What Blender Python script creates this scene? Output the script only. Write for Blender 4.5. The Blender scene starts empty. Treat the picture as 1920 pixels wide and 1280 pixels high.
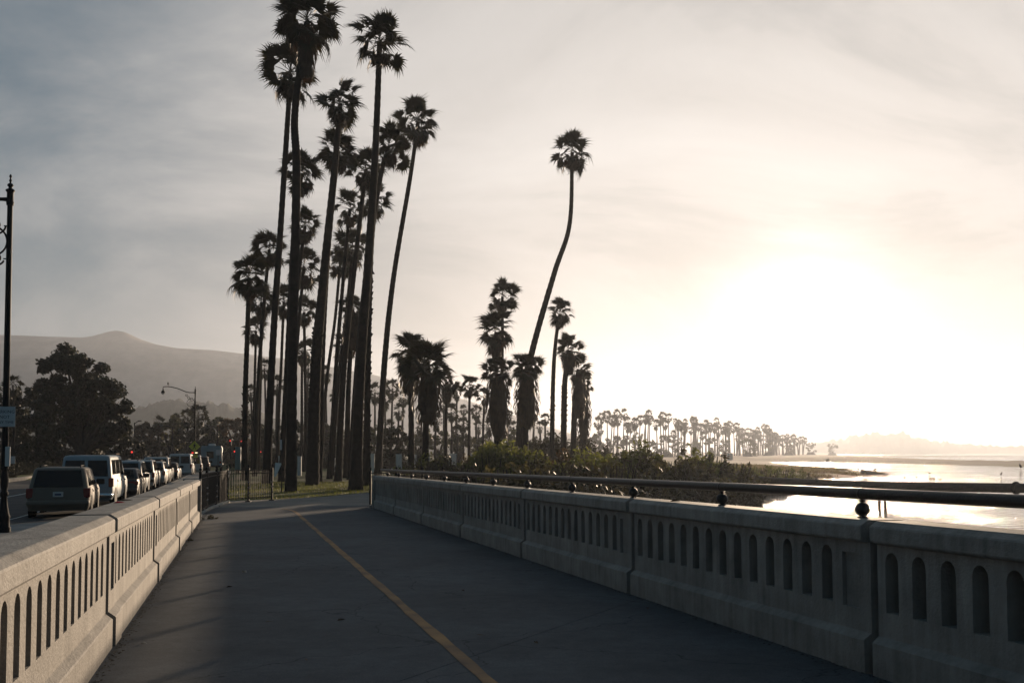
import bpy, math, random
import numpy as np
from mathutils import Vector, Matrix

# ------------------------------------------------------------------ camera
sc = bpy.context.scene
col = sc.collection
FPX = 1867.0                       # focal length in photo pixels (35 mm lens)
PITCH = math.atan(75.0 / FPX)
SHIFT = 133.0
EYE = 1.55
cam_d = bpy.data.cameras.new("camera")
cam_d.sensor_width = 36.0
cam_d.lens = 36.0 * FPX / 1920.0
cam_d.shift_y = SHIFT / 1920.0
cam_d.clip_start = 0.05
cam_d.clip_end = 30000.0
cam = bpy.data.objects.new("camera", cam_d)
cam.location = (0, 0, EYE)
cam.rotation_euler = (math.pi / 2 + PITCH, 0, 0)
col.objects.link(cam)
sc.camera = cam

# ------------------------------------------------------------------ render / exposure
sc.render.engine = 'CYCLES'
sc.cycles.use_denoising = True
sc.cycles.max_bounces = 6
sc.cycles.diffuse_bounces = 2
sc.cycles.glossy_bounces = 2
sc.cycles.transmission_bounces = 3
sc.cycles.volume_bounces = 0
sc.cycles.transparent_max_bounces = 8
sc.cycles.sample_clamp_indirect = 4.0
sc.cycles.caustics_reflective = False
sc.cycles.caustics_refractive = False
sc.view_settings.view_transform = 'Standard'
sc.view_settings.look = 'None'
sc.view_settings.gamma = 1.0
sc.view_settings.exposure = 0.55

# ------------------------------------------------------------------ sun and sky
SUN_EL = math.radians(6.35)
SUN_AZ = math.radians(16.3)        # clockwise from +Y
SUN_DIR = Vector((math.sin(SUN_AZ) * math.cos(SUN_EL), math.cos(SUN_AZ) * math.cos(SUN_EL), math.sin(SUN_EL)))
sun_d = bpy.data.lights.new("sun", 'SUN')
sun_d.energy = 5.0
sun_d.angle = math.radians(0.9)    # low sun seen through haze
sun_d.color = (1.0, 0.76, 0.53)
sun = bpy.data.objects.new("sun", sun_d)
sun.rotation_euler = (-SUN_DIR).to_track_quat('-Z', 'Y').to_euler()
col.objects.link(sun)

world = bpy.data.worlds.new("World")
sc.world = world
world.use_nodes = True
wn = world.node_tree.nodes
wl = world.node_tree.links
wn.clear()
w_out = wn.new('ShaderNodeOutputWorld')
w_bg = wn.new('ShaderNodeBackground')
w_sky = wn.new('ShaderNodeTexSky')
w_sky.sky_type = 'NISHITA'
w_sky.sun_disc = False
w_sky.sun_elevation = SUN_EL
w_sky.sun_rotation = SUN_AZ
w_sky.air_density = 1.0
w_sky.dust_density = 0.3
w_sky.ozone_density = 2.0
w_bg.inputs['Strength'].default_value = 0.06


def wmath(op, a=None, b=None, c=None, nodes=wn, links=wl):
    n = nodes.new('ShaderNodeMath'); n.operation = op
    for i, v in enumerate((a, b, c)):
        if v is None:
            continue
        if isinstance(v, (int, float)):
            n.inputs[i].default_value = v
        else:
            links.new(v, n.inputs[i])
    return n.outputs[0]


# thin high cloud: veils projected on a flat layer overhead, brighter where the sun shines through
w_tc = wn.new('ShaderNodeTexCoord')
w_sep = wn.new('ShaderNodeSeparateXYZ'); wl.new(w_tc.outputs['Generated'], w_sep.inputs[0])
zc = wmath('ADD', wmath('MAXIMUM', w_sep.outputs['Z'], 0.0), 0.30)
w_cmb = wn.new('ShaderNodeCombineXYZ')
wl.new(wmath('DIVIDE', w_sep.outputs['X'], zc), w_cmb.inputs[0])
wl.new(wmath('DIVIDE', w_sep.outputs['Y'], zc), w_cmb.inputs[1])
w_map = wn.new('ShaderNodeMapping'); w_map.inputs['Rotation'].default_value = (0, 0, 0.5)
w_map.inputs['Scale'].default_value = (0.75, 1.0, 1.0); w_map.inputs['Location'].default_value = (7.3, 4.2, 0)
wl.new(w_cmb.outputs[0], w_map.inputs[0])
w_no = wn.new('ShaderNodeTexNoise'); w_no.inputs['Scale'].default_value = 1.6
w_no.inputs['Detail'].default_value = 6.0; w_no.inputs['Roughness'].default_value = 0.58
w_no.inputs['Distortion'].default_value = 0.7
wl.new(w_map.outputs[0], w_no.inputs['Vector'])
w_ramp = wn.new('ShaderNodeMapRange'); w_ramp.interpolation_type = 'SMOOTHSTEP'
w_ramp.inputs['From Min'].default_value = 0.30; w_ramp.inputs['From Max'].default_value = 0.72
wl.new(w_no.outputs[0], w_ramp.inputs['Value'])
# angle to the sun -> forward scattering of the veil
w_dot = wn.new('ShaderNodeVectorMath'); w_dot.operation = 'DOT_PRODUCT'
wl.new(w_tc.outputs['Generated'], w_dot.inputs[0]); w_dot.inputs[1].default_value = SUN_DIR
cosg = wmath('MAXIMUM', w_dot.outputs['Value'], 0.0)
def wcol(fac, c):
    m = wn.new('ShaderNodeVectorMath'); m.operation = 'SCALE'
    m.inputs[0].default_value = c; wl.new(fac, m.inputs['Scale']); return m.outputs[0]


def wadd(a, b):
    m = wn.new('ShaderNodeVectorMath'); m.operation = 'ADD'
    wl.new(a, m.inputs[0]); wl.new(b, m.inputs[1]); return m.outputs[0]


# cover: patchy away from the sun, closed veil around it
bias = wn.new('ShaderNodeMapRange'); bias.interpolation_type = 'SMOOTHSTEP'
bias.inputs['From Min'].default_value = 0.72; bias.inputs['From Max'].default_value = 0.95; bias.inputs['To Max'].default_value = 0.75
wl.new(w_dot.outputs['Value'], bias.inputs['Value'])
cover = wmath('MINIMUM', wmath('ADD', wmath('MULTIPLY', w_ramp.outputs[0], 0.66), bias.outputs[0]), 1.0)
clear = wn.new('ShaderNodeMix'); clear.data_type = 'RGBA'; clear.inputs['Factor'].default_value = 0.80
wl.new(w_sky.outputs[0], clear.inputs['A']); clear.inputs['B'].default_value = (0.34, 1.14, 1.78, 1)
ext = wn.new('ShaderNodeMapRange')                     # the low sky is dimmed by its long path through air
ext.inputs['From Max'].default_value = 0.26; ext.inputs['To Min'].default_value = 0.25
wl.new(w_sep.outputs['Z'], ext.inputs['Value'])
body = wmath('MULTIPLY', wmath('POWER', cosg, 1.5), ext.outputs[0])
thick = wmath('ADD', wmath('MULTIPLY', w_ramp.outputs[0], 0.30), 0.82)
core = wmath('ADD', wmath('MULTIPLY', wmath('POWER', cosg, 420.0), 12.0), wmath('MULTIPLY', wmath('POWER', cosg, 32.0), 0.5))
cloud = wadd(wcol(wmath('ADD', wmath('MULTIPLY', wmath('MULTIPLY', body, thick), 6.2), core), (1.06, 0.97, 0.89)), wcol(thick, (0.72, 1.02, 1.30)))
w_mix = wn.new('ShaderNodeMix'); w_mix.data_type = 'RGBA'
wl.new(cover, w_mix.inputs['Factor'])
wl.new(clear.outputs['Result'], w_mix.inputs['A'])
wl.new(cloud, w_mix.inputs['B'])
wl.new(w_mix.outputs['Result'], w_bg.inputs['Color'])
wl.new(w_bg.outputs[0], w_out.inputs['Surface'])
world.cycles.sampling_method = 'MANUAL'
world.cycles.sample_map_resolution = 512

HAZE_DENSITY = 1.95e-4
HAZE_G = 0.56

# ------------------------------------------------------------------ helpers
R = math.radians
BA = R(15.28)                       # the bridge runs this far left of the view
CB, SB = math.cos(BA), math.sin(BA)
SLOPE = -0.0102
GZ = -0.40                          # level of the park
WZ = -2.6                           # level of the water


def ray(px, py):
    xn = (px - 960.0) / FPX
    v = (640.0 + SHIFT - py) / FPX
    return xn, math.cos(PITCH) - v * math.sin(PITCH), math.sin(PITCH) + v * math.cos(PITCH)


def at(px, py, d):
    """the point at distance d ahead that the photo shows at this pixel"""
    a, b, c = ray(px, py)
    k = d / b
    return Vector((a * k, d, EYE + c * k))


def xat(px, d):
    return (px - 960.0) / FPX * d


def on(px, py, z):
    a, b, c = ray(px, py)
    k = (z - EYE) / c
    return Vector((a * k, b * k, z))


def deck_z(u):
    return SLOPE * min(max(u, -20), 37.0)


def B(u, w, z=0.0):
    """bridge coordinates: u along, w to the right, z above the deck"""
    return Vector((w * CB - u * SB, w * SB + u * CB, z + deck_z(u)))


def tag(o, label=None, cat=None, group=None, kind=None):
    if label: o['label'] = label
    if cat: o['category'] = cat
    if group: o['group'] = group
    if kind: o['kind'] = kind
    return o


def empty(name, loc, rz=0.0, parent=None):
    o = bpy.data.objects.new(name, None)
    o.location = loc; o.rotation_euler = (0, 0, rz)
    o.empty_display_size = 0.1
    col.objects.link(o)
    if parent: o.parent = parent
    return o


def link(name, me, parent=None, loc=(0, 0, 0), rot=(0, 0, 0), scale=(1, 1, 1)):
    o = bpy.data.objects.new(name, me)
    col.objects.link(o)
    o.parent = parent
    o.location = loc; o.rotation_euler = rot; o.scale = scale
    return o


def copy_tree(o, parent=None):
    c = o.copy(); col.objects.link(c); c.parent = parent
    for ch in o.children:
        copy_tree(ch, c)
    return c


class MB:
    def __init__(s):
        s.v = []; s.f = []; s.M = Matrix.Identity(4)

    def add(s, vs, fs):
        n = len(s.v)
        s.v.extend(tuple(s.M @ Vector(p)) for p in vs)
        s.f.extend(tuple(i + n for i in f) for f in fs)
        return s

    def box(s, a, b):
        x0, y0, z0 = a; x1, y1, z1 = b
        return s.add([(x0, y0, z0), (x1, y0, z0), (x1, y1, z0), (x0, y1, z0), (x0, y0, z1), (x1, y0, z1), (x1, y1, z1), (x0, y1, z1)],
                     [(0, 3, 2, 1), (4, 5, 6, 7), (0, 1, 5, 4), (1, 2, 6, 5), (2, 3, 7, 6), (3, 0, 4, 7)])

    def bbox(s, a, b, e=0.01):
        """box with chamfered edges"""
        x0, y0, z0 = a; x1, y1, z1 = b
        prof = [(x0 + e, y0), (x1 - e, y0), (x1, y0 + e), (x1, y1 - e), (x1 - e, y1), (x0 + e, y1), (x0, y1 - e), (x0, y0 + e)]
        inn = [(x0 + 2 * e, y0 + e), (x1 - 2 * e, y0 + e), (x1 - e, y0 + 2 * e), (x1 - e, y1 - 2 * e), (x1 - 2 * e, y1 - e), (x0 + 2 * e, y1 - e), (x0 + e, y1 - 2 * e), (x0 + e, y0 + 2 * e)]
        vs = [(x, y, z0) for x, y in inn] + [(x, y, z0 + e) for x, y in prof] + [(x, y, z1 - e) for x, y in prof] + [(x, y, z1) for x, y in inn]
        fs = [tuple(range(7, -1, -1)), tuple(range(24, 32))]
        for k in range(3):
            for i in range(8):
                j = (i + 1) % 8
                fs.append((k * 8 + i, k * 8 + j, k * 8 + 8 + j, k * 8 + 8 + i))
        return s.add(vs, fs)

    def tube(s, pts, rad, n=8, cap=True):
        pts = [Vector(p) for p in pts]
        if isinstance(rad, (int, float)): rad = [rad] * len(pts)
        vs = []; fs = []
        up0 = None
        for i, p in enumerate(pts):
            t = (pts[min(i + 1, len(pts) - 1)] - pts[max(i - 1, 0)]).normalized()
            if up0 is None:
                up0 = Vector((0, 0, 1)) if abs(t.z) < 0.9 else Vector((1, 0, 0))
            a = (up0 - t * up0.dot(t)).normalized(); b = t.cross(a); up0 = a
            for k in range(n):
                q = 2 * math.pi * k / n
                vs.append(p + (a * math.cos(q) + b * math.sin(q)) * rad[i])
        for i in range(len(pts) - 1):
            for k in range(n):
                j = (k + 1) % n
                fs.append((i * n + k, i * n + j, i * n + n + j, i * n + n + k))
        if cap:
            q0 = len(vs); vs += vs[:n] + vs[(len(pts) - 1) * n:len(pts) * n]
            fs.append(tuple(range(q0 + n - 1, q0 - 1, -1))); fs.append(tuple(range(q0 + n, q0 + 2 * n)))
        return s.add(vs, fs)

    def lathe(s, prof, n=12, c=(0, 0, 0)):
        vs = []; fs = []
        for r, z in prof:
            for k in range(n):
                q = 2 * math.pi * k / n
                vs.append((c[0] + r * math.cos(q), c[1] + r * math.sin(q), c[2] + z))
        for i in range(len(prof) - 1):
            for k in range(n):
                j = (k + 1) % n
                fs.append((i * n + k, i * n + j, i * n + n + j, i * n + n + k))
        q0 = len(vs); vs += vs[:n] + vs[(len(prof) - 1) * n:len(prof) * n]
        fs.append(tuple(range(q0 + n - 1, q0 - 1, -1))); fs.append(tuple(range(q0 + n, q0 + 2 * n)))
        return s.add(vs, fs)

    def prism(s, poly, y0, y1):
        """polygon in x,z swept along y"""
        n = len(poly)
        vs = [(x, y0, z) for x, z in poly] + [(x, y1, z) for x, z in poly]
        fs = [tuple(range(n)), tuple(range(2 * n - 1, n - 1, -1))]
        for i in range(n):
            j = (i + 1) % n
            fs.append((j, i, n + i, n + j))
        return s.add(vs, fs)

    def mesh(s, name, m, smooth=False):
        me = bpy.data.meshes.new(name)
        me.from_pydata(s.v, [], s.f)
        if m is not None: me.materials.append(m)
        if smooth:
            me.polygons.foreach_set('use_smooth', [len(q) <= 4 for q in s.f])
        me.update()
        return me

    def build(s, name, m, parent=None, smooth=False, loc=(0, 0, 0), rot=(0, 0, 0)):
        return link(name, s.mesh(name, m, smooth), parent, loc, rot)


def np_mesh(name, v, f, m, smooth=False):
    """v (n,3), f (k,3 or 4) numpy arrays"""
    me = bpy.data.meshes.new(name)
    k, c = f.shape
    me.vertices.add(len(v)); me.vertices.foreach_set('co', np.asarray(v, dtype=np.float32).ravel())
    me.loops.add(k * c); me.loops.foreach_set('vertex_index', np.asarray(f, dtype=np.int32).ravel())
    me.polygons.add(k)
    me.polygons.foreach_set('loop_start', np.arange(0, k * c, c, dtype=np.int32))
    me.polygons.foreach_set('loop_total', np.full(k, c, dtype=np.int32))
    if smooth: me.polygons.foreach_set('use_smooth', np.ones(k, dtype=bool))
    if m is not None: me.materials.append(m)
    me.update(calc_edges=True)
    return me


# ------------------------------------------------------------------ materials
def mat(name, c, rough=0.8, metal=0.0, var=0.0, scale=6.0, bump=0.0, bscale=None, spec=0.5, streak=0.0, coat=0.0, emis=None, estr=0.0, c2=None, coords='Object', rnd=0.0):
    m = bpy.data.materials.new(name); m.use_nodes = True
    nt = m.node_tree; N = nt.nodes; L = nt.links
    b = N['Principled BSDF']
    b.inputs['Roughness'].default_value = rough
    b.inputs['Metallic'].default_value = metal
    b.inputs['Specular IOR Level'].default_value = spec
    b.inputs['Coat Weight'].default_value = coat
    b.inputs['Base Color'].default_value = (*c, 1)
    if emis:
        b.inputs['Emission Color'].default_value = (*emis, 1); b.inputs['Emission Strength'].default_value = estr
    if var or bump or c2 or rnd:
        tc = N.new('ShaderNodeTexCoord')
        no = N.new('ShaderNodeTexNoise'); no.inputs['Scale'].default_value = scale
        no.inputs['Detail'].default_value = 8.0; no.inputs['Roughness'].default_value = 0.62
        L.new(tc.outputs[coords], no.inputs['Vector'])
        fac = no.outputs[0]
        if streak:
            mp = N.new('ShaderNodeMapping'); mp.inputs['Scale'].default_value = (9, 9, 0.7)
            L.new(tc.outputs[coords], mp.inputs[0])
            n2 = N.new('ShaderNodeTexNoise'); n2.inputs['Scale'].default_value = 1.6; n2.inputs['Detail'].default_value = 6
            L.new(mp.outputs[0], n2.inputs['Vector'])
            mx = N.new('ShaderNodeMix'); mx.inputs['Factor'].default_value = streak
            L.new(no.outputs[0], mx.inputs['A']); L.new(n2.outputs[0], mx.inputs['B'])
            fac = mx.outputs[0]
        rp = N.new('ShaderNodeValToRGB')
        d = c2 if c2 else tuple(x * (1 - var) for x in c)
        rp.color_ramp.elements[0].color = (*d, 1); rp.color_ramp.elements[0].position = 0.33
        rp.color_ramp.elements[1].color = (*(tuple(min(1, x * (1 + (0 if c2 else var * 0.6))) for x in c)), 1); rp.color_ramp.elements[1].position = 0.66
        L.new(fac, rp.inputs[0])
        out = rp.outputs[0]
        if rnd:
            oi = N.new('ShaderNodeObjectInfo')
            hs = N.new('ShaderNodeHueSaturation')
            mr = N.new('ShaderNodeMapRange'); mr.inputs['To Min'].default_value = 1 - rnd; mr.inputs['To Max'].default_value = 1 + rnd
            L.new(oi.outputs['Random'], mr.inputs['Value']); L.new(mr.outputs[0], hs.inputs['Value'])
            L.new(out, hs.inputs['Color']); out = hs.outputs[0]
        L.new(out, b.inputs['Base Color'])
        if bump:
            n3 = N.new('ShaderNodeTexNoise'); n3.inputs['Scale'].default_value = bscale or scale * 6; n3.inputs['Detail'].default_value = 6
            L.new(tc.outputs[coords], n3.inputs['Vector'])
            bp = N.new('ShaderNodeBump'); bp.inputs['Strength'].default_value = bump; bp.inputs['Distance'].default_value = 0.02
            L.new(n3.outputs[0], bp.inputs['Height']); L.new(bp.outputs[0], b.inputs['Normal'])
    return m


def no_mis(m):
    m.cycles.emission_sampling = 'NONE'
    return m


def leaf_mat(name, c, trans, tw=0.35, var=0.35, scale=1.5, rough=0.55, rnd=0.2):
    """thin leaves: reflect a little, let some light through"""
    m = bpy.data.materials.new(name); m.use_nodes = True
    nt = m.node_tree; N = nt.nodes; L = nt.links
    b = N['Principled BSDF']; out = N['Material Output']
    b.inputs['Roughness'].default_value = rough
    b.inputs['Specular IOR Level'].default_value = 0.3
    t = N.new('ShaderNodeBsdfTranslucent')
    mx = N.new('ShaderNodeMixShader'); mx.inputs[0].default_value = tw
    tc = N.new('ShaderNodeTexCoord'); no = N.new('ShaderNodeTexNoise')
    no.inputs['Scale'].default_value = scale; no.inputs['Detail'].default_value = 5
    L.new(tc.outputs['Object'], no.inputs['Vector'])
    oi = N.new('ShaderNodeObjectInfo')
    for col_, sock in ((c, b.inputs['Base Color']), (trans, t.inputs['Color'])):
        rp = N.new('ShaderNodeValToRGB')
        rp.color_ramp.elements[0].position = 0.35; rp.color_ramp.elements[1].position = 0.65
        rp.color_ramp.elements[0].color = (*(x * (1 - var) for x in col_), 1)
        rp.color_ramp.elements[1].color = (*(x * (1 + var) for x in col_), 1)
        L.new(no.outputs[0], rp.inputs[0])
        hs = N.new('ShaderNodeHueSaturation')
        mr = N.new('ShaderNodeMapRange'); mr.inputs['To Min'].default_value = 1 - rnd; mr.inputs['To Max'].default_value = 1 + rnd
        L.new(oi.outputs['Random'], mr.inputs['Value']); L.new(mr.outputs[0], hs.inputs['Value'])
        L.new(rp.outputs[0], hs.inputs['Color']); L.new(hs.outputs[0], sock)
    L.new(b.outputs[0], mx.inputs[1]); L.new(t.outputs[0], mx.inputs[2]); L.new(mx.outputs[0], out.inputs['Surface'])
    return m


M = {}
M['parapet'] = mat('parapet_concrete', (0.270, 0.252, 0.228), 0.74, var=0.40, scale=2.6, bump=0.4, bscale=45, streak=0.40, spec=0.4, rnd=0.07)


def deck_mat():
    m = bpy.data.materials.new('deck_concrete'); m.use_nodes = True
    N = m.node_tree.nodes; L = m.node_tree.links; b = N['Principled BSDF']
    b.inputs['Roughness'].default_value = 0.86; b.inputs['Specular IOR Level'].default_value = 0.25
    tc = N.new('ShaderNodeTexCoord')

    def no(scale, det=6, rough=0.6, dist=0.0):
        n = N.new('ShaderNodeTexNoise'); n.inputs['Scale'].default_value = scale; n.inputs['Detail'].default_value = det
        n.inputs['Roughness'].default_value = rough; n.inputs['Distortion'].default_value = dist
        L.new(tc.outputs['Object'], n.inputs['Vector']); return n.outputs[0]

    def rng_(f, a0, a1, b0, b1):
        r = N.new('ShaderNodeMapRange'); r.inputs['From Min'].default_value = a0; r.inputs['From Max'].default_value = a1
        r.inputs['To Min'].default_value = b0; r.inputs['To Max'].default_value = b1; L.new(f, r.inputs['Value']); return r.outputs[0]

    def mul(a_, b_):
        n = N.new('ShaderNodeMath'); n.operation = 'MULTIPLY'; L.new(a_, n.inputs[0]); L.new(b_, n.inputs[1]); return n.outputs[0]
    v = N.new('ShaderNodeTexVoronoi'); v.inputs['Scale'].default_value = 1.7; L.new(tc.outputs['Object'], v.inputs['Vector'])
    spot = rng_(v.outputs['Distance'], 0.03, 0.06, 0.45, 1.0)             # old gum and oil spots
    v2 = N.new('ShaderNodeTexVoronoi'); v2.feature = 'DISTANCE_TO_EDGE'; v2.inputs['Scale'].default_value = 0.33
    nv = N.new('ShaderNodeVectorMath'); nv.operation = 'ADD'
    nn = N.new('ShaderNodeTexNoise'); nn.inputs['Scale'].default_value = 1.3; nn.inputs['Detail'].default_value = 6; L.new(tc.outputs['Object'], nn.inputs['Vector'])
    L.new(tc.outputs['Object'], nv.inputs[0]); L.new(nn.outputs['Color'], nv.inputs[1]); L.new(nv.outputs[0], v2.inputs['Vector'])
    crack = rng_(v2.outputs['Distance'], 0.001, 0.004, 0.45, 1.0)         # hairline cracks
    f = mul(mul(mul(rng_(no(0.5, 5), 0.3, 0.7, 0.72, 1.18), rng_(no(5.0, 8, 0.7), 0.3, 0.7, 0.78, 1.2)), rng_(no(70, 3), 0.35, 0.65, 0.8, 1.18)), mul(spot, crack))
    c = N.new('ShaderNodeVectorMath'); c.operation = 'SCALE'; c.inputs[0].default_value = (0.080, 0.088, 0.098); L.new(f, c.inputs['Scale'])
    L.new(c.outputs[0], b.inputs['Base Color'])
    bp = N.new('ShaderNodeBump'); bp.inputs['Strength'].default_value = 0.3; bp.inputs['Distance'].default_value = 0.01
    L.new(no(120, 4), bp.inputs['Height']); L.new(bp.outputs[0], b.inputs['Normal'])
    return m


M['deck'] = deck_mat()
M['sidewalk'] = mat('sidewalk_concrete', (0.24, 0.235, 0.225), 0.9, var=0.2, scale=1.2, bump=0.2, bscale=60, spec=0.25)
M['asphalt'] = mat('asphalt', (0.045, 0.045, 0.047), 0.88, var=0.3, scale=0.8, bump=0.3, bscale=70, spec=0.3)
M['kerb'] = mat('kerb_concrete', (0.34, 0.32, 0.29), 0.9, var=0.2, scale=2.0, spec=0.25)
M['roadpaint'] = mat('road_paint', (0.55, 0.55, 0.52), 0.7, var=0.35, scale=9)
M['gap'] = mat('joint_filler', (0.02, 0.02, 0.02), 0.95)
M['iron'] = mat('black_iron', (0.008, 0.008, 0.009), 0.6, metal=0.0, var=0.3, scale=12, spec=0.18)
M['rail'] = mat('rail_metal', (0.014, 0.012, 0.012), 0.45, metal=0.0, var=0.45, scale=7, bump=0.15, bscale=50, spec=0.4)
M['rust'] = mat('rusty_pipe', (0.060, 0.042, 0.032), 0.8, var=0.5, scale=1.5, bump=0.4, bscale=14, streak=0.5)
M['wood'] = mat('pile_wood', (0.05, 0.04, 0.032), 0.9, var=0.4, scale=4)
M['sand'] = mat('sand', (0.21, 0.165, 0.125), 0.95, var=0.2, scale=0.05, spec=0.15, coords='Object')
M['trunk'] = mat('palm_trunk', (0.022, 0.019, 0.017), 0.92, var=0.35, scale=3, bump=0.7, bscale=14, spec=0.2, rnd=0.15)
M['boots'] = mat('palm_boots', (0.020, 0.016, 0.013), 0.92, var=0.45, scale=5, bump=0.8, bscale=16, spec=0.2)
M['bark'] = mat('bark', (0.05, 0.042, 0.035), 0.95, var=0.35, scale=4, bump=0.6, bscale=12, spec=0.2)
M['frond'] = leaf_mat('palm_leaf', (0.013, 0.017, 0.008), (0.07, 0.065, 0.02), 0.12, 0.3, 2.0)
M['deadfrond'] = leaf_mat('dead_palm_leaf', (0.035, 0.024, 0.015), (0.11, 0.055, 0.02), 0.12, 0.3, 2.0)
M['leafdark'] = leaf_mat('dark_leaf', (0.016, 0.020, 0.010), (0.05, 0.05, 0.015), 0.15, 0.4, 0.5)
M['leafmid'] = leaf_mat('green_leaf', (0.035, 0.042, 0.018), (0.10, 0.095, 0.028), 0.25, 0.4, 0.5)
M['leafolive'] = leaf_mat('olive_leaf', (0.050, 0.050, 0.022), (0.14, 0.12, 0.035), 0.3, 0.35, 0.6)
M['leafrust'] = leaf_mat('rust_leaf', (0.055, 0.036, 0.018), (0.14, 0.075, 0.025), 0.25, 0.35, 0.6)
M['shrub'] = leaf_mat('shrub_leaf', (0.050, 0.068, 0.022), (0.20, 0.215, 0.045), 0.42, 0.35, 0.9)
M['shrubdark'] = leaf_mat('dark_shrub_leaf', (0.026, 0.027, 0.013), (0.07, 0.06, 0.02), 0.22, 0.35, 0.9)
M['drygrass'] = leaf_mat('dry_grass', (0.17, 0.135, 0.07), (0.22, 0.17, 0.07), 0.4, 0.3, 0.6)
M['grass'] = leaf_mat('lawn_blades', (0.085, 0.10, 0.03), (0.18, 0.19, 0.04), 0.4, 0.3, 0.6)
M['white'] = mat('white_paint', (0.62, 0.61, 0.58), 0.7, var=0.12, scale=4)
M['glass'] = mat('dark_glass', (0.004, 0.005, 0.006), 0.08, spec=0.3)
M['rubber'] = mat('rubber', (0.012, 0.012, 0.012), 0.9, spec=0.15)
M['alloy'] = mat('alloy', (0.09, 0.09, 0.09), 0.65, spec=0.3)
M['chrome'] = mat('chrome', (0.6, 0.6, 0.6), 0.15, metal=1.0)
M['blackplastic'] = mat('black_plastic', (0.016, 0.016, 0.017), 0.7, spec=0.2)
M['taillight'] = mat('tail_lamp', (0.16, 0.008, 0.008), 0.2, coat=0.5)
M['plate'] = mat('number_plate', (0.5, 0.5, 0.48), 0.5)
M['plateink'] = mat('plate_ink', (0.03, 0.04, 0.10), 0.5)

# ------------------------------------------------------------------ bridge: deck, parapets, handrail
WL, WR = -1.02, 4.447              # inner faces of the two parapets
PAN = 4.65


def basis(u, w, z=0.0):
    """matrix with local x = across to the right, y = along the bridge, following the fall of the deck"""
    ya = Vector((-SB, CB, SLOPE)).normalized()
    xa = Vector((CB, SB, 0.0))
    za = xa.cross(ya)
    m = Matrix((xa, ya, za)).transposed().to_4x4()
    m.translation = B(u, w, z)
    return m


walk = empty('walkway', (0, 0, 0)); tag(walk, kind='structure')
walk['label'] = 'grey concrete bridge walkway between the two parapets'
SK = 1.06
cuts = [-8.0] + [4.85 + 12.0 * k for k in range(-0, 3)] + [40.5]
wl0, wr0 = WL - 0.02, WR + 0.02
for a, b in zip(cuts[:-1], cuts[1:]):
    mb = MB()
    g = 0.006
    end = b > 40
    st = a < 0
    pts = []
    for w in (wl0, wr0):
        u0 = (a + SK * (w - WL) + g) if not st else -6.0
        u1 = (b + SK * (w - WL) - g) if not end else 36.6
        pts.append((w, u0, u1))
    nseg = 12
    vs = []; fs = []
    for i in range(nseg + 1):
        t = i / nseg
        for w, u0, u1 in pts:
            p = B(u0 + (u1 - u0) * t, w); vs.append(tuple(p))
    for i in range(nseg + 1):
        vs += [(x, y, z - 0.3) for x, y, z in vs[2 * i:2 * i + 2]]
    n2 = 2 * (nseg + 1)
    for i in range(nseg):
        fs.append((2 * i, 2 * i + 1, 2 * i + 3, 2 * i + 2))
        fs.append((2 * i, 2 * i + 2, n2 + 2 * i + 2, n2 + 2 * i)); fs.append((2 * i + 1, n2 + 2 * i + 1, n2 + 2 * i + 3, 2 * i + 3))
    fs.append((0, n2, n2 + 1, 1)); fs.append((2 * nseg, 2 * nseg + 1, n2 + 2 * nseg + 1, n2 + 2 * nseg))
    mb.add(vs, fs).build('deck_slab', M['deck'], walk)
mb = MB()
mb.add([B(-6, wl0, -0.05), B(-6, wr0, -0.05), B(36.5, wr0, -0.05), B(36.5, wl0, -0.05)], [(0, 1, 2, 3)])
mb.build('joint_filler', M['gap'], walk)

# centre line, worn yellow paint laid in strokes
mpaint = mat('yellow_line_paint', (0.36, 0.175, 0.045), 0.75, c2=(0.11, 0.055, 0.028), scale=1.5, bump=0.1)
vs = []; fs = []
n = 90
for i in range(n + 1):
    u = -4.0 + (34.6 + 4.0) * i / n
    c = 1.72 + 0.004 * math.sin(u * 1.7) + (-0.10 * ((u - 32.2) / 2.4) ** 2 * 3 if u > 32.2 else 0)
    h = 0.055 + 0.006 * math.sin(u * 5.1) + 0.004 * math.sin(u * 13.0)
    for s_ in (-1, 1):
        p = B(u, c + s_ * h, 0.005); vs.append(tuple(p))
for i in range(n):
    fs.append((2 * i, 2 * i + 1, 2 * i + 3, 2 * i + 2))
o = MB().add(vs, fs).build('centre_line', mpaint)
tag(o, kind='structure'); o['label'] = 'worn yellow centre line painted along the walkway'


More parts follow.
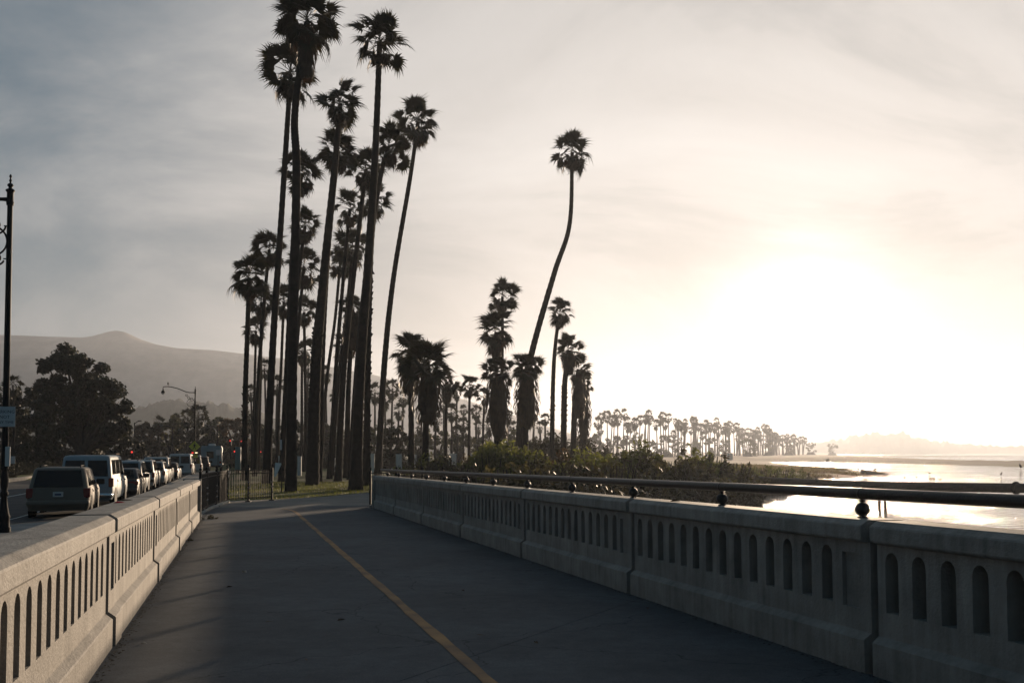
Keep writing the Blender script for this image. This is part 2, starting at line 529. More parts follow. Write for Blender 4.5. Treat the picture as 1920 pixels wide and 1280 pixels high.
def section_meshes(L, sgn, first_pilaster):
    """one parapet section. local y = along (0..L), x = away from the walkway (times sgn), z up"""
    T0, T1 = 0.06, 0.34
    ztop = 0.95
    X = lambda t: sgn * t
    body = MB()
    sw, p = 0.145, 0.295
    y0s = 0.62 if first_pilaster else 0.62
    ns = 14
    zs0, zs1 = 0.46, 0.895
    r = sw / 2
    zsp = zs1 - r * 1.15
    cells = [(y0s + p * k) for k in range(ns)]
    ya = cells[0] - p / 2
    yb = cells[-1] + p / 2
    F = []

    def quad(a, b, c, d):
        body.add([a, b, c, d], [(0, 1, 2, 3)])
    for t in (T0,):
        x = X(t)
        for yc in cells:
            l, rr = yc - p / 2, yc + p / 2
            quad((x, l, 0.2), (x, rr, 0.2), (x, rr, zs0), (x, l, zs0))
            quad((x, l, zs0), (x, yc - r, zs0), (x, yc - r, zsp), (x, l, zsp))
            quad((x, yc + r, zs0), (x, rr, zs0), (x, rr, zsp), (x, yc + r, zsp))
            arc = [(yc - r * math.cos(math.pi * k / 8), zsp + (zs1 - zsp) * math.sin(math.pi * k / 8)) for k in range(9)]
            quad((x, l, zsp), (x, yc - r, zsp), (x, yc - r, ztop), (x, l, ztop))
            quad((x, yc + r, zsp), (x, rr, zsp), (x, rr, ztop), (x, yc + r, ztop))
            for (a, b), (c, d) in zip(arc[:-1], arc[1:]):
                quad((x, a, b), (x, c, d), (x, c, ztop), (x, a, ztop))
    xa, xb = X(T0), X(T1)
    for yc in cells:
        arc = [(yc - r, zs0), (yc - r, zsp)] + [(yc - r * math.cos(math.pi * k / 8), zsp + (zs1 - zsp) * math.sin(math.pi * k / 8)) for k in range(1, 8)] + [(yc + r, zsp), (yc + r, zs0), (yc - r, zs0)]
        for (a, b), (c, d) in zip(arc[:-1], arc[1:]):
            quad((xa, a, b), (xb, a, b), (xb, c, d), (xa, c, d))
    # pilasters at the two ends: near one carries a sunk panel
    x = X(T0 - 0.015)
    quad((xa, yb, 0.2), (xa, L - 0.03, 0.2), (xa, L - 0.03, ztop), (xa, yb, ztop))
    a, b, c, d = 0.17, 0.39, 0.45, 0.86
    e = X(T0 + 0.02)
    quad((x, 0.03, 0.2), (x, a, 0.2), (x, a, ztop), (x, 0.03, ztop)); quad((x, b, 0.2), (x, ya, 0.2), (x, ya, ztop), (x, b, ztop))
    quad((x, a, 0.2), (x, b, 0.2), (x, b, c), (x, a, c)); quad((x, a, d), (x, b, d), (x, b, ztop), (x, a, ztop))
    quad((e, a, c), (e, b, c), (e, b, d), (e, a, d))
    for (p1, p2) in (((a, c), (b, c)), ((b, c), (b, d)), ((b, d), (a, d)), ((a, d), (a, c))):
        quad((x, *p1), (x, *p2), (e, *p2), (e, *p1))
    quad((x, ya, 0.2), (xa, ya, 0.2), (xa, ya, ztop), (x, ya, ztop))
    quad((x, 0.03, 0.2), (xb, 0.03, 0.2), (xb, 0.03, ztop), (x, 0.03, ztop))
    quad((xa, L - 0.03, 0.2), (xb, L - 0.03, 0.2), (xb, L - 0.03, ztop), (xa, L - 0.03, ztop))
    xd = X(T0 + 0.25)
    for yc in cells:
        quad((xd, yc - r, zs0), (xd, yc + r, zs0), (xd, yc + r, zs1), (xd, yc - r, zs1))
    for y0, y1 in ((0.03, L - 0.03),):
        quad((xb, y0, 0.2), (xb, y1, 0.2), (xb, y1, ztop), (xb, y0, ztop))
    g = 0.036
    # plinth with sloped shoulder, slightly prouder under the pilaster
    pl = MB()

    def ext(mb, prof, ya_, yb_):
        n = len(prof)
        vs = [(X(t), ya_, z) for t, z in prof] + [(X(t), yb_, z) for t, z in prof]
        fs = [tuple(range(n)), tuple(range(2 * n - 1, n - 1, -1))]
        for i in range(n):
            j = (i + 1) % n
            fs.append((i, n + i, n + j, j))
        mb.add(vs, fs)
    ext(pl, [(0.0, -0.02), (0.0, 0.235), (0.008, 0.245), (0.062, 0.285), (0.338, 0.285), (0.38, 0.24), (0.38, -0.02)], ya, L - g)
    ext(pl, [(-0.018, -0.02), (-0.018, 0.24), (-0.010, 0.25), (0.048, 0.292), (0.338, 0.292), (0.38, 0.24), (0.38, -0.02)], g, ya)
    cp = MB()
    ext(cp, [(0.03, 0.947), (-0.005, 0.962), (-0.012, 0.975), (-0.012, 1.068), (-0.006, 1.080), (0.045, 1.112), (0.055, 1.115), (0.345, 1.115), (0.355, 1.112), (0.405, 1.08), (0.41, 1.07), (0.41, 0.97), (0.37, 0.947)], 0.06 if sgn > 0 else 0.10, L - (0.045 if sgn > 0 else 0.09))
    s_ = 'right' if sgn > 0 else 'left'
    return body.mesh('section_' + s_, M['parapet']), pl.mesh('plinth_' + s_, M['parapet']), cp.mesh('coping_' + s_, M['parapet'])


def filler_mesh(sgn):
    """recessed strip that closes the joint, following the wall's own profile"""
    d_ = 0.055
    prof = [(d_, 0.0), (d_, 0.225), (0.06 + d_, 0.275), (0.06 + d_, 0.965), (0.02 + d_, 0.985), (0.02 + d_, 1.05), (0.06 + d_, 1.078), (0.31, 1.078), (0.33, 1.05), (0.30, 0.9), (0.30, 0.0)]
    n = len(prof)
    mb = MB()
    vs = [(sgn * t, -0.092, z) for t, z in prof] + [(sgn * t, 0.102, z) for t, z in prof]
    fs = [tuple(range(n)), tuple(range(2 * n - 1, n - 1, -1))] + [(i, n + i, n + (i + 1) % n, (i + 1) % n) for i in range(n)]
    mb.add(vs, fs)
    return mb.mesh('filler', M['parapet'])


def parapet(wf, sgn, us, L, label):
    root = empty('parapet_wall', B(us[0], wf)); tag(root, label, 'parapet', kind='thing')
    root.matrix_world = basis(us[0], wf)
    mb_, mp_, mc_ = section_meshes(L, sgn, True)
    mf_ = filler_mesh(sgn)
    inv = root.matrix_world.inverted()
    for k, u in enumerate(us):
        s_ = link('wall_section', mb_, root)
        s_.matrix_local = inv @ basis(u, wf)
        link('plinth', mp_, s_); link('coping', mc_, s_)
        if k:
            link('joint_filler', mf_, s_)
    return root


JR = [6.38 + PAN * k for k in range(-2, 6)]
right_wall = parapet(WR, 1, JR, PAN, 'pale concrete parapet with arched slots, in shade under the black handrail')
JL = [9.1 + 4.75 * k for k in range(-3, 4)]
left_wall = parapet(WL, -1, JL, 4.75, 'sunlit concrete parapet with arched slots beside the parked cars')
# end pier of the right parapet
mb = MB(); mb.bbox((-0.03, 0.0, -0.02), (0.44, 0.20, 1.11), 0.015)
o = mb.build('end_pier', M['parapet'], right_wall); o.matrix_local = right_wall.matrix_world.inverted() @ basis(JR[-1] + PAN + 0.005, WR)
mb = MB(); mb.bbox((-0.10, 0.0, -0.02), (0.50, 0.34, 0.10), 0.02)
o = mb.build('end_footing', M['parapet'], right_wall); o.matrix_local = right_wall.matrix_world.inverted() @ basis(JR[-1] + PAN + 0.21, WR)
mb = MB(); mb.bbox((-0.44, 0.0, -0.02), (0.03, 0.16, 1.13), 0.015)
o = mb.build('end_pier', M['parapet'], left_wall); o.matrix_local = left_wall.matrix_world.inverted() @ basis(JL[-1] + 4.75 + 0.005, WL)

# handrail: steel pipe on ball supports
hand = empty('handrail', B(-2, WR + 0.2, 1.115)); hand.matrix_world = basis(JR[0], WR + 0.2, 1.115)
tag(hand, 'black pipe handrail on ball supports along the right parapet', 'handrail')
hinv = hand.matrix_world.inverted()
RZ = 0.186
ball = MB().lathe([(0.040, 0.0), (0.040, 0.008), (0.022, 0.014), (0.034, 0.022), (0.050, 0.036), (0.058, 0.056), (0.059, 0.066), (0.055, 0.084), (0.045, 0.102), (0.028, 0.116), (0.018, 0.121), (0.018, 0.126), (0.029, 0.131), (0.029, 0.137), (0.018, 0.142), (0.018, 0.160)], 20).mesh('ball_support', M['rail'], True)
coll = MB().lathe([(0.0405, 0), (0.046, 0.004), (0.046, 0.026), (0.0405, 0.03)], 16).mesh('collar', M['rail'], True)
pipe = MB().tube([(0, (PAN * 2 - 0.004) * k / 40, 0) for k in range(41)], 0.0435, 16, False).mesh('rail_pipe', M['rail'], True)
sp = PAN / 2
u = JR[0] + 0.35
while u < JR[-1] + PAN - 0.5:
    o = link('ball_support', ball, hand); o.matrix_local = hinv @ basis(u, WR + 0.2, 1.115)
    b2 = link('collar', coll, o, (0, -0.015, RZ), (-math.pi / 2, 0, 0))
    u += sp
for k in range(4):
    o = link('rail_pipe', pipe, hand); o.matrix_local = hinv @ basis(JR[0] - 0.4 + 2 * PAN * k, WR + 0.2, 1.115 + RZ)

# ------------------------------------------------------------------ land, water, hills, road
rng = np.random.default_rng(7)
LAND = np.array([(-3000, 30), (-4, 31), (4, 48), (11, 66), (16, 78), (21, 85), (22, 100), (27, 122), (41, 148), (52, 153), (62, 168), (71, 190), (76, 215), (84, 255),
                 (92, 310), (103, 390), (112, 432), (140, 430), (143, 387), (149, 352), (149, 287), (151, 200), (153, 100), (214, 100), (208, 287), (207, 353), (210, 430),
                 (232, 520), (300, 800), (425, 1291), (700, 2200), (1500, 4300), (2600, 9400), (-3000, 9400)], dtype=float)


def vnoise(x, y, seed=0):
    """cheap smooth value noise, numpy"""
    xi = np.floor(x).astype(np.int64); yi = np.floor(y).astype(np.int64)
    xf = x - xi; yf = y - yi
    def h(a, b):
        n = (a * 374761393 + b * 668265263 + seed * 974711) & 0x7fffffff
        n = ((n ^ (n >> 13)) * 1274126177) & 0x7fffffff
        return ((n ^ (n >> 16)) & 0xffff) / 65535.0
    u = xf * xf * (3 - 2 * xf); v = yf * yf * (3 - 2 * yf)
    return (h(xi, yi) * (1 - u) + h(xi + 1, yi) * u) * (1 - v) + (h(xi, yi + 1) * (1 - u) + h(xi + 1, yi + 1) * u) * v


def fbm(x, y, seed=0, o=4):
    t = 0; a = 0.5
    for k in range(o):
        t = t + a * vnoise(x * 2 ** k, y * 2 ** k, seed + k); a *= 0.5
    return t


def sdist(P, poly):
    """signed distance, positive inside"""
    x, y = P[..., 0], P[..., 1]
    best = np.full(x.shape, 1e9); ins = np.zeros(x.shape, dtype=bool)
    n = len(poly)
    for i in range(n):
        a = poly[i]; b = poly[(i + 1) % n]
        e = b - a
        t = np.clip(((x - a[0]) * e[0] + (y - a[1]) * e[1]) / (e @ e), 0, 1)
        best = np.minimum(best, np.hypot(x - a[0] - t * e[0], y - a[1] - t * e[1]))
        c = ((a[1] > y) != (b[1] > y)) & (x < (b[0] - a[0]) * (y - a[1]) / (b[1] - a[1] + 1e-12) + a[0])
        ins ^= c
    return np.where(ins, best, -best)


def land_z(x, y):
    P = np.stack([x, y], -1)
    sh = (fbm(x * 0.09, y * 0.09, 3) - 0.47) * np.clip(y * 0.10, 2, 14)
    s = sdist(P, LAND) + sh
    slope = np.where(y < 85, 0.55, np.where(y < 130, 0.55 - (y - 85) / 45 * 0.51, 0.04))
    top = np.where(y < 90, 2.2, np.where(y < 400, 1.6, 1.7))
    left = np.clip((-x + 20 + 0.12 * y) / 30.0, 0, 1)
    top = top * (1 - left) + 2.2 * left
    z = WZ + np.where(s > 0, np.minimum(s * slope, top), np.maximum(s * 0.15, -1.6))
    z = z + np.where(s > 1, (fbm(x * 0.25, y * 0.25, 9) - 0.47) * np.where(y > 90, 0.5, 0.12) * np.clip(s * 0.1, 0, 1), 0)
    w = x * CB + y * SB; u = -x * SB + y * CB
    cor = np.clip((-0.6 - w) / 0.6, 0, 1) * np.clip((w + 16.9) / 0.6, 0, 1) * np.clip((240 - u) / 20, 0, 1)
    path = ((w > -1.6) & (w < 12) & (u < 37.2))
    z = np.where(cor > 0, np.minimum(z, -0.4 - 0.6 * cor), z)
    z = np.where(path & (u > 20), np.minimum(z, -0.62), z)
    z = np.where((w <= -16.2), np.minimum(np.maximum(z, -0.5), -0.36), z)
    return z, s


na, nr = 420, 260
an = np.linspace(R(-80), R(72), na)
rr = 6.0 * (4300 / 6.0) ** np.linspace(0, 1, nr)
A, RR = np.meshgrid(an, rr)
gx = np.sin(A) * RR; gy = np.cos(A) * RR
gz, gs = land_z(gx, gy)
verts = np.stack([gx, gy, gz], -1).reshape(-1, 3)
idx = np.arange(na * nr).reshape(nr, na)
quads = np.stack([idx[:-1, :-1], idx[1:, :-1], idx[1:, 1:], idx[:-1, 1:]], -1).reshape(-1, 4)
mg = bpy.data.materials.new('ground'); mg.use_nodes = True
N = mg.node_tree.nodes; L = mg.node_tree.links
b = N['Principled BSDF']; b.inputs['Roughness'].default_value = 0.95; b.inputs['Specular IOR Level'].default_value = 0.15
tc = N.new('ShaderNodeTexCoord')


def noise_node(scale, detail=8, rough=0.6):
    n = N.new('ShaderNodeTexNoise'); n.inputs['Scale'].default_value = scale; n.inputs['Detail'].default_value = detail; n.inputs['Roughness'].default_value = rough
    L.new(tc.outputs['Object'], n.inputs['Vector']); return n.outputs[0]


def ramp(fac, c0, c1, p0=0.35, p1=0.65):
    r = N.new('ShaderNodeValToRGB'); r.color_ramp.elements[0].color = (*c0, 1); r.color_ramp.elements[1].color = (*c1, 1)
    r.color_ramp.elements[0].position = p0; r.color_ramp.elements[1].position = p1
    L.new(fac, r.inputs[0]); return r.outputs[0]


def mixc(f, a, b_):
    m = N.new('ShaderNodeMix'); m.data_type = 'RGBA'
    L.new(f, m.inputs['Factor']); L.new(a, m.inputs['A']); L.new(b_, m.inputs['B']); return m.outputs['Result']


lawn = mixc(ramp(noise_node(0.35), (0, 0, 0), (1, 1, 1), 0.5, 0.62), ramp(noise_node(2.0), (0.055, 0.075, 0.020), (0.10, 0.115, 0.035)), ramp(noise_node(3.0), (0.12, 0.085, 0.05), (0.16, 0.125, 0.07)))
dry = mixc(ramp(noise_node(0.12), (0, 0, 0), (1, 1, 1), 0.45, 0.6), ramp(noise_node(0.9), (0.14, 0.11, 0.05), (0.22, 0.17, 0.08)), ramp(noise_node(0.7), (0.07, 0.075, 0.03), (0.12, 0.11, 0.05)))
sand = ramp(noise_node(0.06), (0.13, 0.095, 0.070), (0.20, 0.155, 0.115))
at1 = N.new('ShaderNodeAttribute'); at1.attribute_name = 'cover'
sepc = N.new('ShaderNodeSeparateColor'); L.new(at1.outputs['Color'], sepc.inputs[0])
c1 = mixc(sepc.outputs[0], lawn, dry)
c2 = mixc(sepc.outputs[1], c1, sand)
L.new(c2, b.inputs['Base Color'])
bp = N.new('ShaderNodeBump'); bp.inputs['Strength'].default_value = 0.5; bp.inputs['Distance'].default_value = 0.1
L.new(noise_node(4.0), bp.inputs['Height']); L.new(bp.outputs[0], b.inputs['Normal'])
me = np_mesh('ground', verts, quads, mg, True)
fx, fy, fz, fs_ = gx.ravel(), gy.ravel(), gz.ravel(), gs.ravel()
jit = (fbm(fx * 0.05, fy * 0.05, 21) - 0.47) * 60
drym = np.clip((fy - 88 + jit * 0.2) / 15, 0, 1) * np.clip((fx + 25 - 0.02 * fy) / 15, 0, 1)
sandm = np.maximum(np.clip((fy - 285 + jit) / 40, 0, 1) * np.clip((fx + 0 - (fy - 285) * 0.06) / 15, 0, 1), np.clip(1 - (fs_) / 3.0, 0, 1) * np.clip((fy - 75) / 20, 0, 1))
ca = me.color_attributes.new('cover', 'FLOAT_COLOR', 'POINT')
cd = np.zeros((len(fx), 4), dtype=np.float32); cd[:, 0] = drym; cd[:, 1] = sandm; cd[:, 3] = 1
ca.data.foreach_set('color', cd.ravel())
ground = link('ground', me); tag(ground, kind='structure')
ground['label'] = 'park lawn, dry grass point and sandy beach'

# water: one sheet to the horizon
mw = bpy.data.materials.new('water'); mw.use_nodes = True
N = mw.node_tree.nodes; L = mw.node_tree.links
b = N['Principled BSDF']; b.inputs['Base Color'].default_value = (0.020, 0.024, 0.024, 1)
b.inputs['Roughness'].default_value = 0.07; b.inputs['IOR'].default_value = 1.33
tc = N.new('ShaderNodeTexCoord')
mp = N.new('ShaderNodeMapping'); mp.inputs['Rotation'].default_value = (0, 0, 0.35); mp.inputs['Scale'].default_value = (0.8, 0.9, 1.0)
L.new(tc.outputs['Object'], mp.inputs[0])
n1 = N.new('ShaderNodeTexNoise'); n1.inputs['Scale'].default_value = 1.5; n1.inputs['Detail'].default_value = 4; L.new(mp.outputs[0], n1.inputs['Vector'])
n2 = N.new('ShaderNodeTexNoise'); n2.inputs['Scale'].default_value = 0.05; n2.inputs['Detail'].default_value = 3; L.new(tc.outputs['Object'], n2.inputs['Vector'])
rp = N.new('ShaderNodeMapRange'); rp.inputs['From Min'].default_value = 0.38; rp.inputs['From Max'].default_value = 0.62; rp.inputs['To Min'].default_value = 0.16; rp.inputs['To Max'].default_value = 1.0
L.new(n2.outputs[0], rp.inputs['Value'])
bp = N.new('ShaderNodeBump'); bp.inputs['Distance'].default_value = 1.4
L.new(rp.outputs[0], bp.inputs['Strength']); L.new(n1.outputs[0], bp.inputs['Height']); L.new(bp.outputs[0], b.inputs['Normal'])
nwa, nwr = 96, 40
an = np.linspace(R(-90), R(90), nwa); rr = 1.0 * 4400 ** np.linspace(0, 1, nwr)
A, RR = np.meshgrid(an, rr)
wv = np.stack([np.sin(A) * RR, np.cos(A) * RR - 6, np.full(A.shape, WZ)], -1).reshape(-1, 3)
idx = np.arange(nwa * nwr).reshape(nwr, nwa)
wq = np.stack([idx[:-1, :-1], idx[1:, :-1], idx[1:, 1:], idx[:-1, 1:]], -1).reshape(-1, 4)
water = link('water', np_mesh('water', wv, wq, mw)); tag(water, kind='structure')
water['label'] = 'calm lagoon and sea reflecting the low sun'


def ridge(name, prof, d, depth, mtl, label, rough, n=500, px0=-900, px1=2600, seed=1, fine=0.0):
    px = np.linspace(px0, px1, n)
    py = np.interp(px, [p[0] for p in prof], [p[1] for p in prof])
    zt = np.array([at(a, c, d).z for a, c in zip(px, py)])
    xs = (px - 960) / FPX * d
    rows = 14
    V = []
    for r_ in range(rows + 1):
        t = r_ / rows                     # 0 front foot .. 0.7 crest .. 1 back foot
        hgt = np.sin(min(t / 0.7, 1) * math.pi / 2) ** 2.2 if t <= 0.7 else 1 - ((t - 0.7) / 0.3) ** 1.5
        yy = d + (t - 0.7) * depth
        nz = (fbm(xs * rough, np.full(n, yy * rough), seed) - 0.47)
        hh = np.maximum(zt + 3, 0) * hgt * (1 + 0.35 * nz * (1 if t < 0.45 else 0.0))
        f2 = (vnoise(xs * fine, np.full(n, yy * fine), seed + 7) + vnoise(xs * fine * 2.3, np.full(n, yy * fine), seed + 8) - 1) if fine else 0
        hh = hh + (f2 * np.minimum(hh * 0.5, d * 0.005) if fine else 0)
        V.append(np.stack([xs * (yy / d), np.full(n, yy), -3 + hh], -1))
    V = np.array(V).reshape(-1, 3)
    idx = np.arange((rows + 1) * n).reshape(rows + 1, n)
    q = np.stack([idx[:-1, :-1], idx[:-1, 1:], idx[1:, 1:], idx[1:, :-1]], -1).reshape(-1, 4)
    o = link(name, np_mesh(name, V, q, mtl, True)); tag(o, kind='structure'); o['label'] = label
    return o


mh = mat('hill_scrub', (0.34, 0.28, 0.245), 0.95, var=0.35, scale=0.02, spec=0.1)
mh2 = mat('wooded_hill', (0.055, 0.060, 0.035), 0.95, var=0.45, scale=0.06, spec=0.1)
ridge('mountains', [(-900, 670), (-300, 645), (0, 627), (80, 630), (150, 632), (168, 630), (200, 621), (215, 619), (232, 622), (262, 636), (290, 645), (330, 652), (400, 656), (450, 662), (560, 676), (700, 702), (850, 742), (1000, 790), (1150, 838), (1230, 852), (2600, 856)], 2150, 600, mh, 'hazy mountain range with one rounded peak', 0.006, seed=3)
ridge('wooded_hills', [(-900, 740), (-300, 760), (100, 786), (200, 782), (240, 770), (290, 755), (330, 748), (348, 753), (380, 752), (420, 758), (460, 766), (520, 785), (650, 806), (900, 830), (1120, 852), (2600, 858)], 1050, 300, mh2, 'low wooded hill fading in the morning haze', 0.02, seed=12, fine=0.16, n=900)
ridge('far_headland', [(-900, 858), (1380, 856), (1440, 843), (1500, 834), (1560, 826), (1600, 818), (1640, 812), (1660, 815), (1690, 813), (1705, 818), (1745, 826), (1800, 835), (1850, 837), (1900, 838), (1990, 839), (2200, 844), (2600, 850)], 3100, 600, mh2, 'faint headland across the sea, almost lost in haze', 0.004, seed=31, fine=0.045, n=1100)

# haze: one closed box of even, pale air
hz = MB().box((-4600, -1500, -6.0), (4600, 4700, 272.0)).mesh('haze', None)
mhz = bpy.data.materials.new('haze_air'); mhz.use_nodes = True
N = mhz.node_tree.nodes; L = mhz.node_tree.links; N.clear()
vo = N.new('ShaderNodeOutputMaterial'); vp = N.new('ShaderNodeVolumePrincipled')
vp.inputs['Color'].default_value = (0.80, 0.86, 0.98, 1)
vp.inputs['Density'].default_value = HAZE_DENSITY
vp.inputs['Anisotropy'].default_value = HAZE_G
L.new(vp.outputs[0], vo.inputs['Volume'])
hz.materials.append(mhz)
haze = link('haze', hz); tag(haze, kind='stuff'); haze['label'] = 'thin even morning haze'

# ---- road, sidewalks, kerbs, path
def strip(name, mtl, us, wa, wb, z, kind='structure', th=0.0, parent=None):
    """ribbon in bridge coordinates; wa, wb may be functions of u"""
    fa = wa if callable(wa) else (lambda u: wa); fb = wb if callable(wb) else (lambda u: wb)
    vs = []; fs = []
    for u in us:
        for f in (fa, fb):
            vs.append(tuple(B(u, f(u), z)))
        if th:
            for f in (fa, fb):
                vs.append(tuple(B(u, f(u), z - th)))
    k = 4 if th else 2
    for i in range(len(us) - 1):
        a = i * k; c = a + k
        fs.append((a, a + 1, c + 1, c))
        if th:
            fs.append((a, c, c + 2, a + 2)); fs.append((a + 1, a + 3, c + 3, c + 1))
    if th:
        fs.append((0, 2, 3, 1)); e = (len(us) - 1) * k; fs.append((e, e + 1, e + 3, e + 2))
    o = MB().add(vs, fs).build(name, mtl, parent)
    if kind: o['kind'] = kind
    return o


def kerb_w(u):
    if u < 26.5: return -6.2
    if u > 31: return -4.3
    t = (u - 26.5) / 4.5
    return -6.2 + 1.9 * (t * t * (3 - 2 * t))


US = list(np.linspace(-8, 37, 46)) + list(np.linspace(39, 250, 60))
o = strip('road', M['asphalt'], US, -16.3, lambda u: kerb_w(u) + 0.05, -0.245); o['label'] = 'asphalt road with parked cars'
walk2 = empty('sidewalk', B(30, -2.5)); tag(walk2, kind='structure'); walk2['label'] = 'concrete sidewalk beside the road'
inv2 = walk2.matrix_basis.inverted()
uu = -6.0
while uu < 110:
    u1 = min(uu + 2.4, 110)
    o = strip('sidewalk_slab', M['sidewalk'], [uu + 0.006, (uu + u1) / 2, u1 - 0.006], lambda u: kerb_w(u) + 0.16, -1.43 if uu < 36 else -0.9, -0.008, None, 0.25, walk2)
    o.matrix_parent_inverse = inv2
    uu = u1
o = strip('kerb', M['kerb'], list(np.linspace(-6, 120, 140)), kerb_w, lambda u: kerb_w(u) + 0.155, -0.004, 'structure', 0.3); o['label'] = 'near concrete kerb with a bulge at the lamp post'
o = strip('kerb', M['kerb'], list(np.linspace(-6, 240, 60)), -16.5, -16.3, 0.02, 'structure', 0.3); o['label'] = 'far kerb catching the low sun'
o = strip('lane_line', M['roadpaint'], list(np.linspace(10, 120, 30)), -11.0, -10.88, -0.240); o['label'] = 'pale lane line along the road'
o = strip('lane_line', M['roadpaint'], list(np.linspace(10, 120, 30)), -7.15, -7.07, -0.240); o['label'] = 'pale parking lane line beside the cars'
# path past the end of the bridge
pp = [B(36.61, WL - 0.38), B(36.61, WR + 0.9), B(39.5, WR + 2.5), Vector((1.5, 47.5, 0)), Vector((-3.0, 53.5, 0)), Vector((-6.6, 49.3, 0)), Vector((-8.0, 44.2, 0)), Vector((-9.4, 41.4, 0)), Vector((-11.2, 39.9, 0)), B(37.4, -2.2)]
vs = [(p.x, p.y, -0.375) for p in pp] + [(p.x, p.y, -0.75) for p in pp]
n = len(pp)
fs = [tuple(range(n))] + [(i, n + i, n + (i + 1) % n, (i + 1) % n) for i in range(n)]
mpath = mat('path_concrete', (0.235, 0.205, 0.18), 0.9, var=0.2, scale=1.4, bump=0.2, bscale=60, spec=0.25)
o = MB().add(vs, fs).build('path', mpath); tag(o, kind='structure'); o['label'] = 'sunlit concrete path crossing beyond the bridge'
# the apron between the last left section and the path
o = strip('apron', mpath, [27.9 + 0.35, 32, 36.6], -1.45 - 0.5, WL - 0.03, -0.003, 'structure', 0.3); o['label'] = 'concrete apron at the end of the left parapet'

# ------------------------------------------------------------------ palms
prng = random.Random(11)


def frond_mesh(name, seed, pet=0.75, blade=0.85, nseg=22, spread=118, droop=0.35, m=None, fold=0.35, ragged=0.15, width=0.066):
    """one fan leaf: petiole along +x, then a fan of pointed, drooping segments"""
    rg = random.Random(seed)
    mb = MB()
    # petiole: thin three sided
    sag = 0.10 * pet
    pts = [(0, 0, 0), (pet * 0.5, 0, sag * 0.4), (pet, 0, 0.0)]
    mb.tube(pts, [0.022, 0.016, 0.012], 3, False)
    for k in range(nseg):
        a = R(-spread + 2 * spread * (k + 0.5) / nseg + rg.uniform(-4, 4))
        ln = blade * (1.0 - 0.22 * abs(a / R(spread)) ** 1.5) * rg.uniform(1 - ragged, 1 + ragged * 0.7)
        ca, sa = math.cos(a), math.sin(a)
        fz = fold * abs(sa)                      # the fan is folded along its rib
        dr = droop * rg.uniform(0.6, 1.5)

        def P(t, off=0.0):
            r = ln * t
            z = fz * r * 0.6 - dr * r * r * t
            x = pet + ca * r * (1 - 0.12 * dr * t) - sa * off
            y = sa * r * (1 - 0.12 * dr * t) + ca * off
            return (x, y, z + 0.015 * abs(off) / 0.05)
        w = width * rg.uniform(0.8, 1.15) * blade / 0.85
        p0 = P(0.0); a1, b1 = P(0.42, -w), P(0.42, w); a2, b2 = P(0.70, -w * 0.34), P(0.70, w * 0.34); e = P(1.0)
        mb.add([p0, a1, b1, a2, b2, e], [(0, 1, 2), (1, 3, 4, 2), (3, 5, 4)])
    return mb.mesh(name, m)


FR = [frond_mesh('frond', 100 + i, pet=(0.95, 0.55, 0.80, 0.38, 1.0, 0.68)[i], blade=(0.92, 0.95, 0.92, 0.85, 0.86, 0.95)[i], nseg=24, spread=104, droop=0.30 + 0.15 * (i % 4), m=M['frond'], ragged=0.2) for i in range(6)]
FD = [frond_mesh('dead_frond', 200 + i, pet=0.55, blade=0.80, nseg=17, spread=95, droop=0.75, m=M['deadfrond'], fold=0.7, ragged=0.3, width=0.075) for i in range(4)]


def frond_list(rg, n, lo=-62, hi=84, dead=9, gap=0.12):
    """(matrix, is_dead, variant) for the leaves of one crown of unit size (radius about 1.6 m)"""
    out = []
    ga = 2.39996
    a0 = rg.uniform(0, 6.28)
    for k in range(n):
        t = (k + 0.5) / n
        el = hi + (lo - hi) * t + rg.uniform(-12, 12)
        if rg.random() < gap: continue
        az = a0 + k * ga + rg.uniform(-0.25, 0.25)
        sc_ = rg.uniform(0.82, 1.1) * (0.86 if el > 55 else 1.0)
        m = Matrix.Translation((0, 0, 0.28 * math.sin(R(el)))) @ Matrix.Rotation(az, 4, 'Z') @ Matrix.Rotation(-R(el), 4, 'Y') @ Matrix.Rotation(rg.uniform(-0.95, 0.95), 4, 'X') @ Matrix.Scale(sc_, 4)
        out.append((m, el < -42 and rg.random() < 0.5, rg.randrange(6)))
    for k in range(dead):
        az = a0 + k * ga * 1.3 + rg.uniform(-0.3, 0.3)
        el = rg.uniform(-84, -66)
        m = Matrix.Translation((0, 0, -0.25 - 0.25 * rg.random())) @ Matrix.Rotation(az, 4, 'Z') @ Matrix.Rotation(-R(el), 4, 'Y') @ Matrix.Rotation(rg.uniform(-0.8, 0.8), 4, 'X') @ Matrix.Scale(rg.uniform(0.75, 1.0), 4)
        out.append((m, True, rg.randrange(4)))
    return out


def smooth_path(pts, n):
    """Catmull-Rom through pts"""
    P = [Vector(p) for p in pts]
    P = [P[0] * 2 - P[1]] + P + [P[-1] * 2 - P[-2]]
    out = []
    segs = len(P) - 3
    for i in range(n + 1):
        t = i / n * segs
        k = min(int(t), segs - 1); f = t - k
        a, b_, c, d = P[k:k + 4]
        out.append(0.5 * ((2 * b_) + (c - a) * f + (2 * a - 5 * b_ + 4 * c - d) * f * f + (3 * b_ - a - 3 * c + d) * f ** 3))
    return out


def ground_at(x, y):
    return float(land_z(np.array([float(x)]), np.array([float(y)]))[0][0])


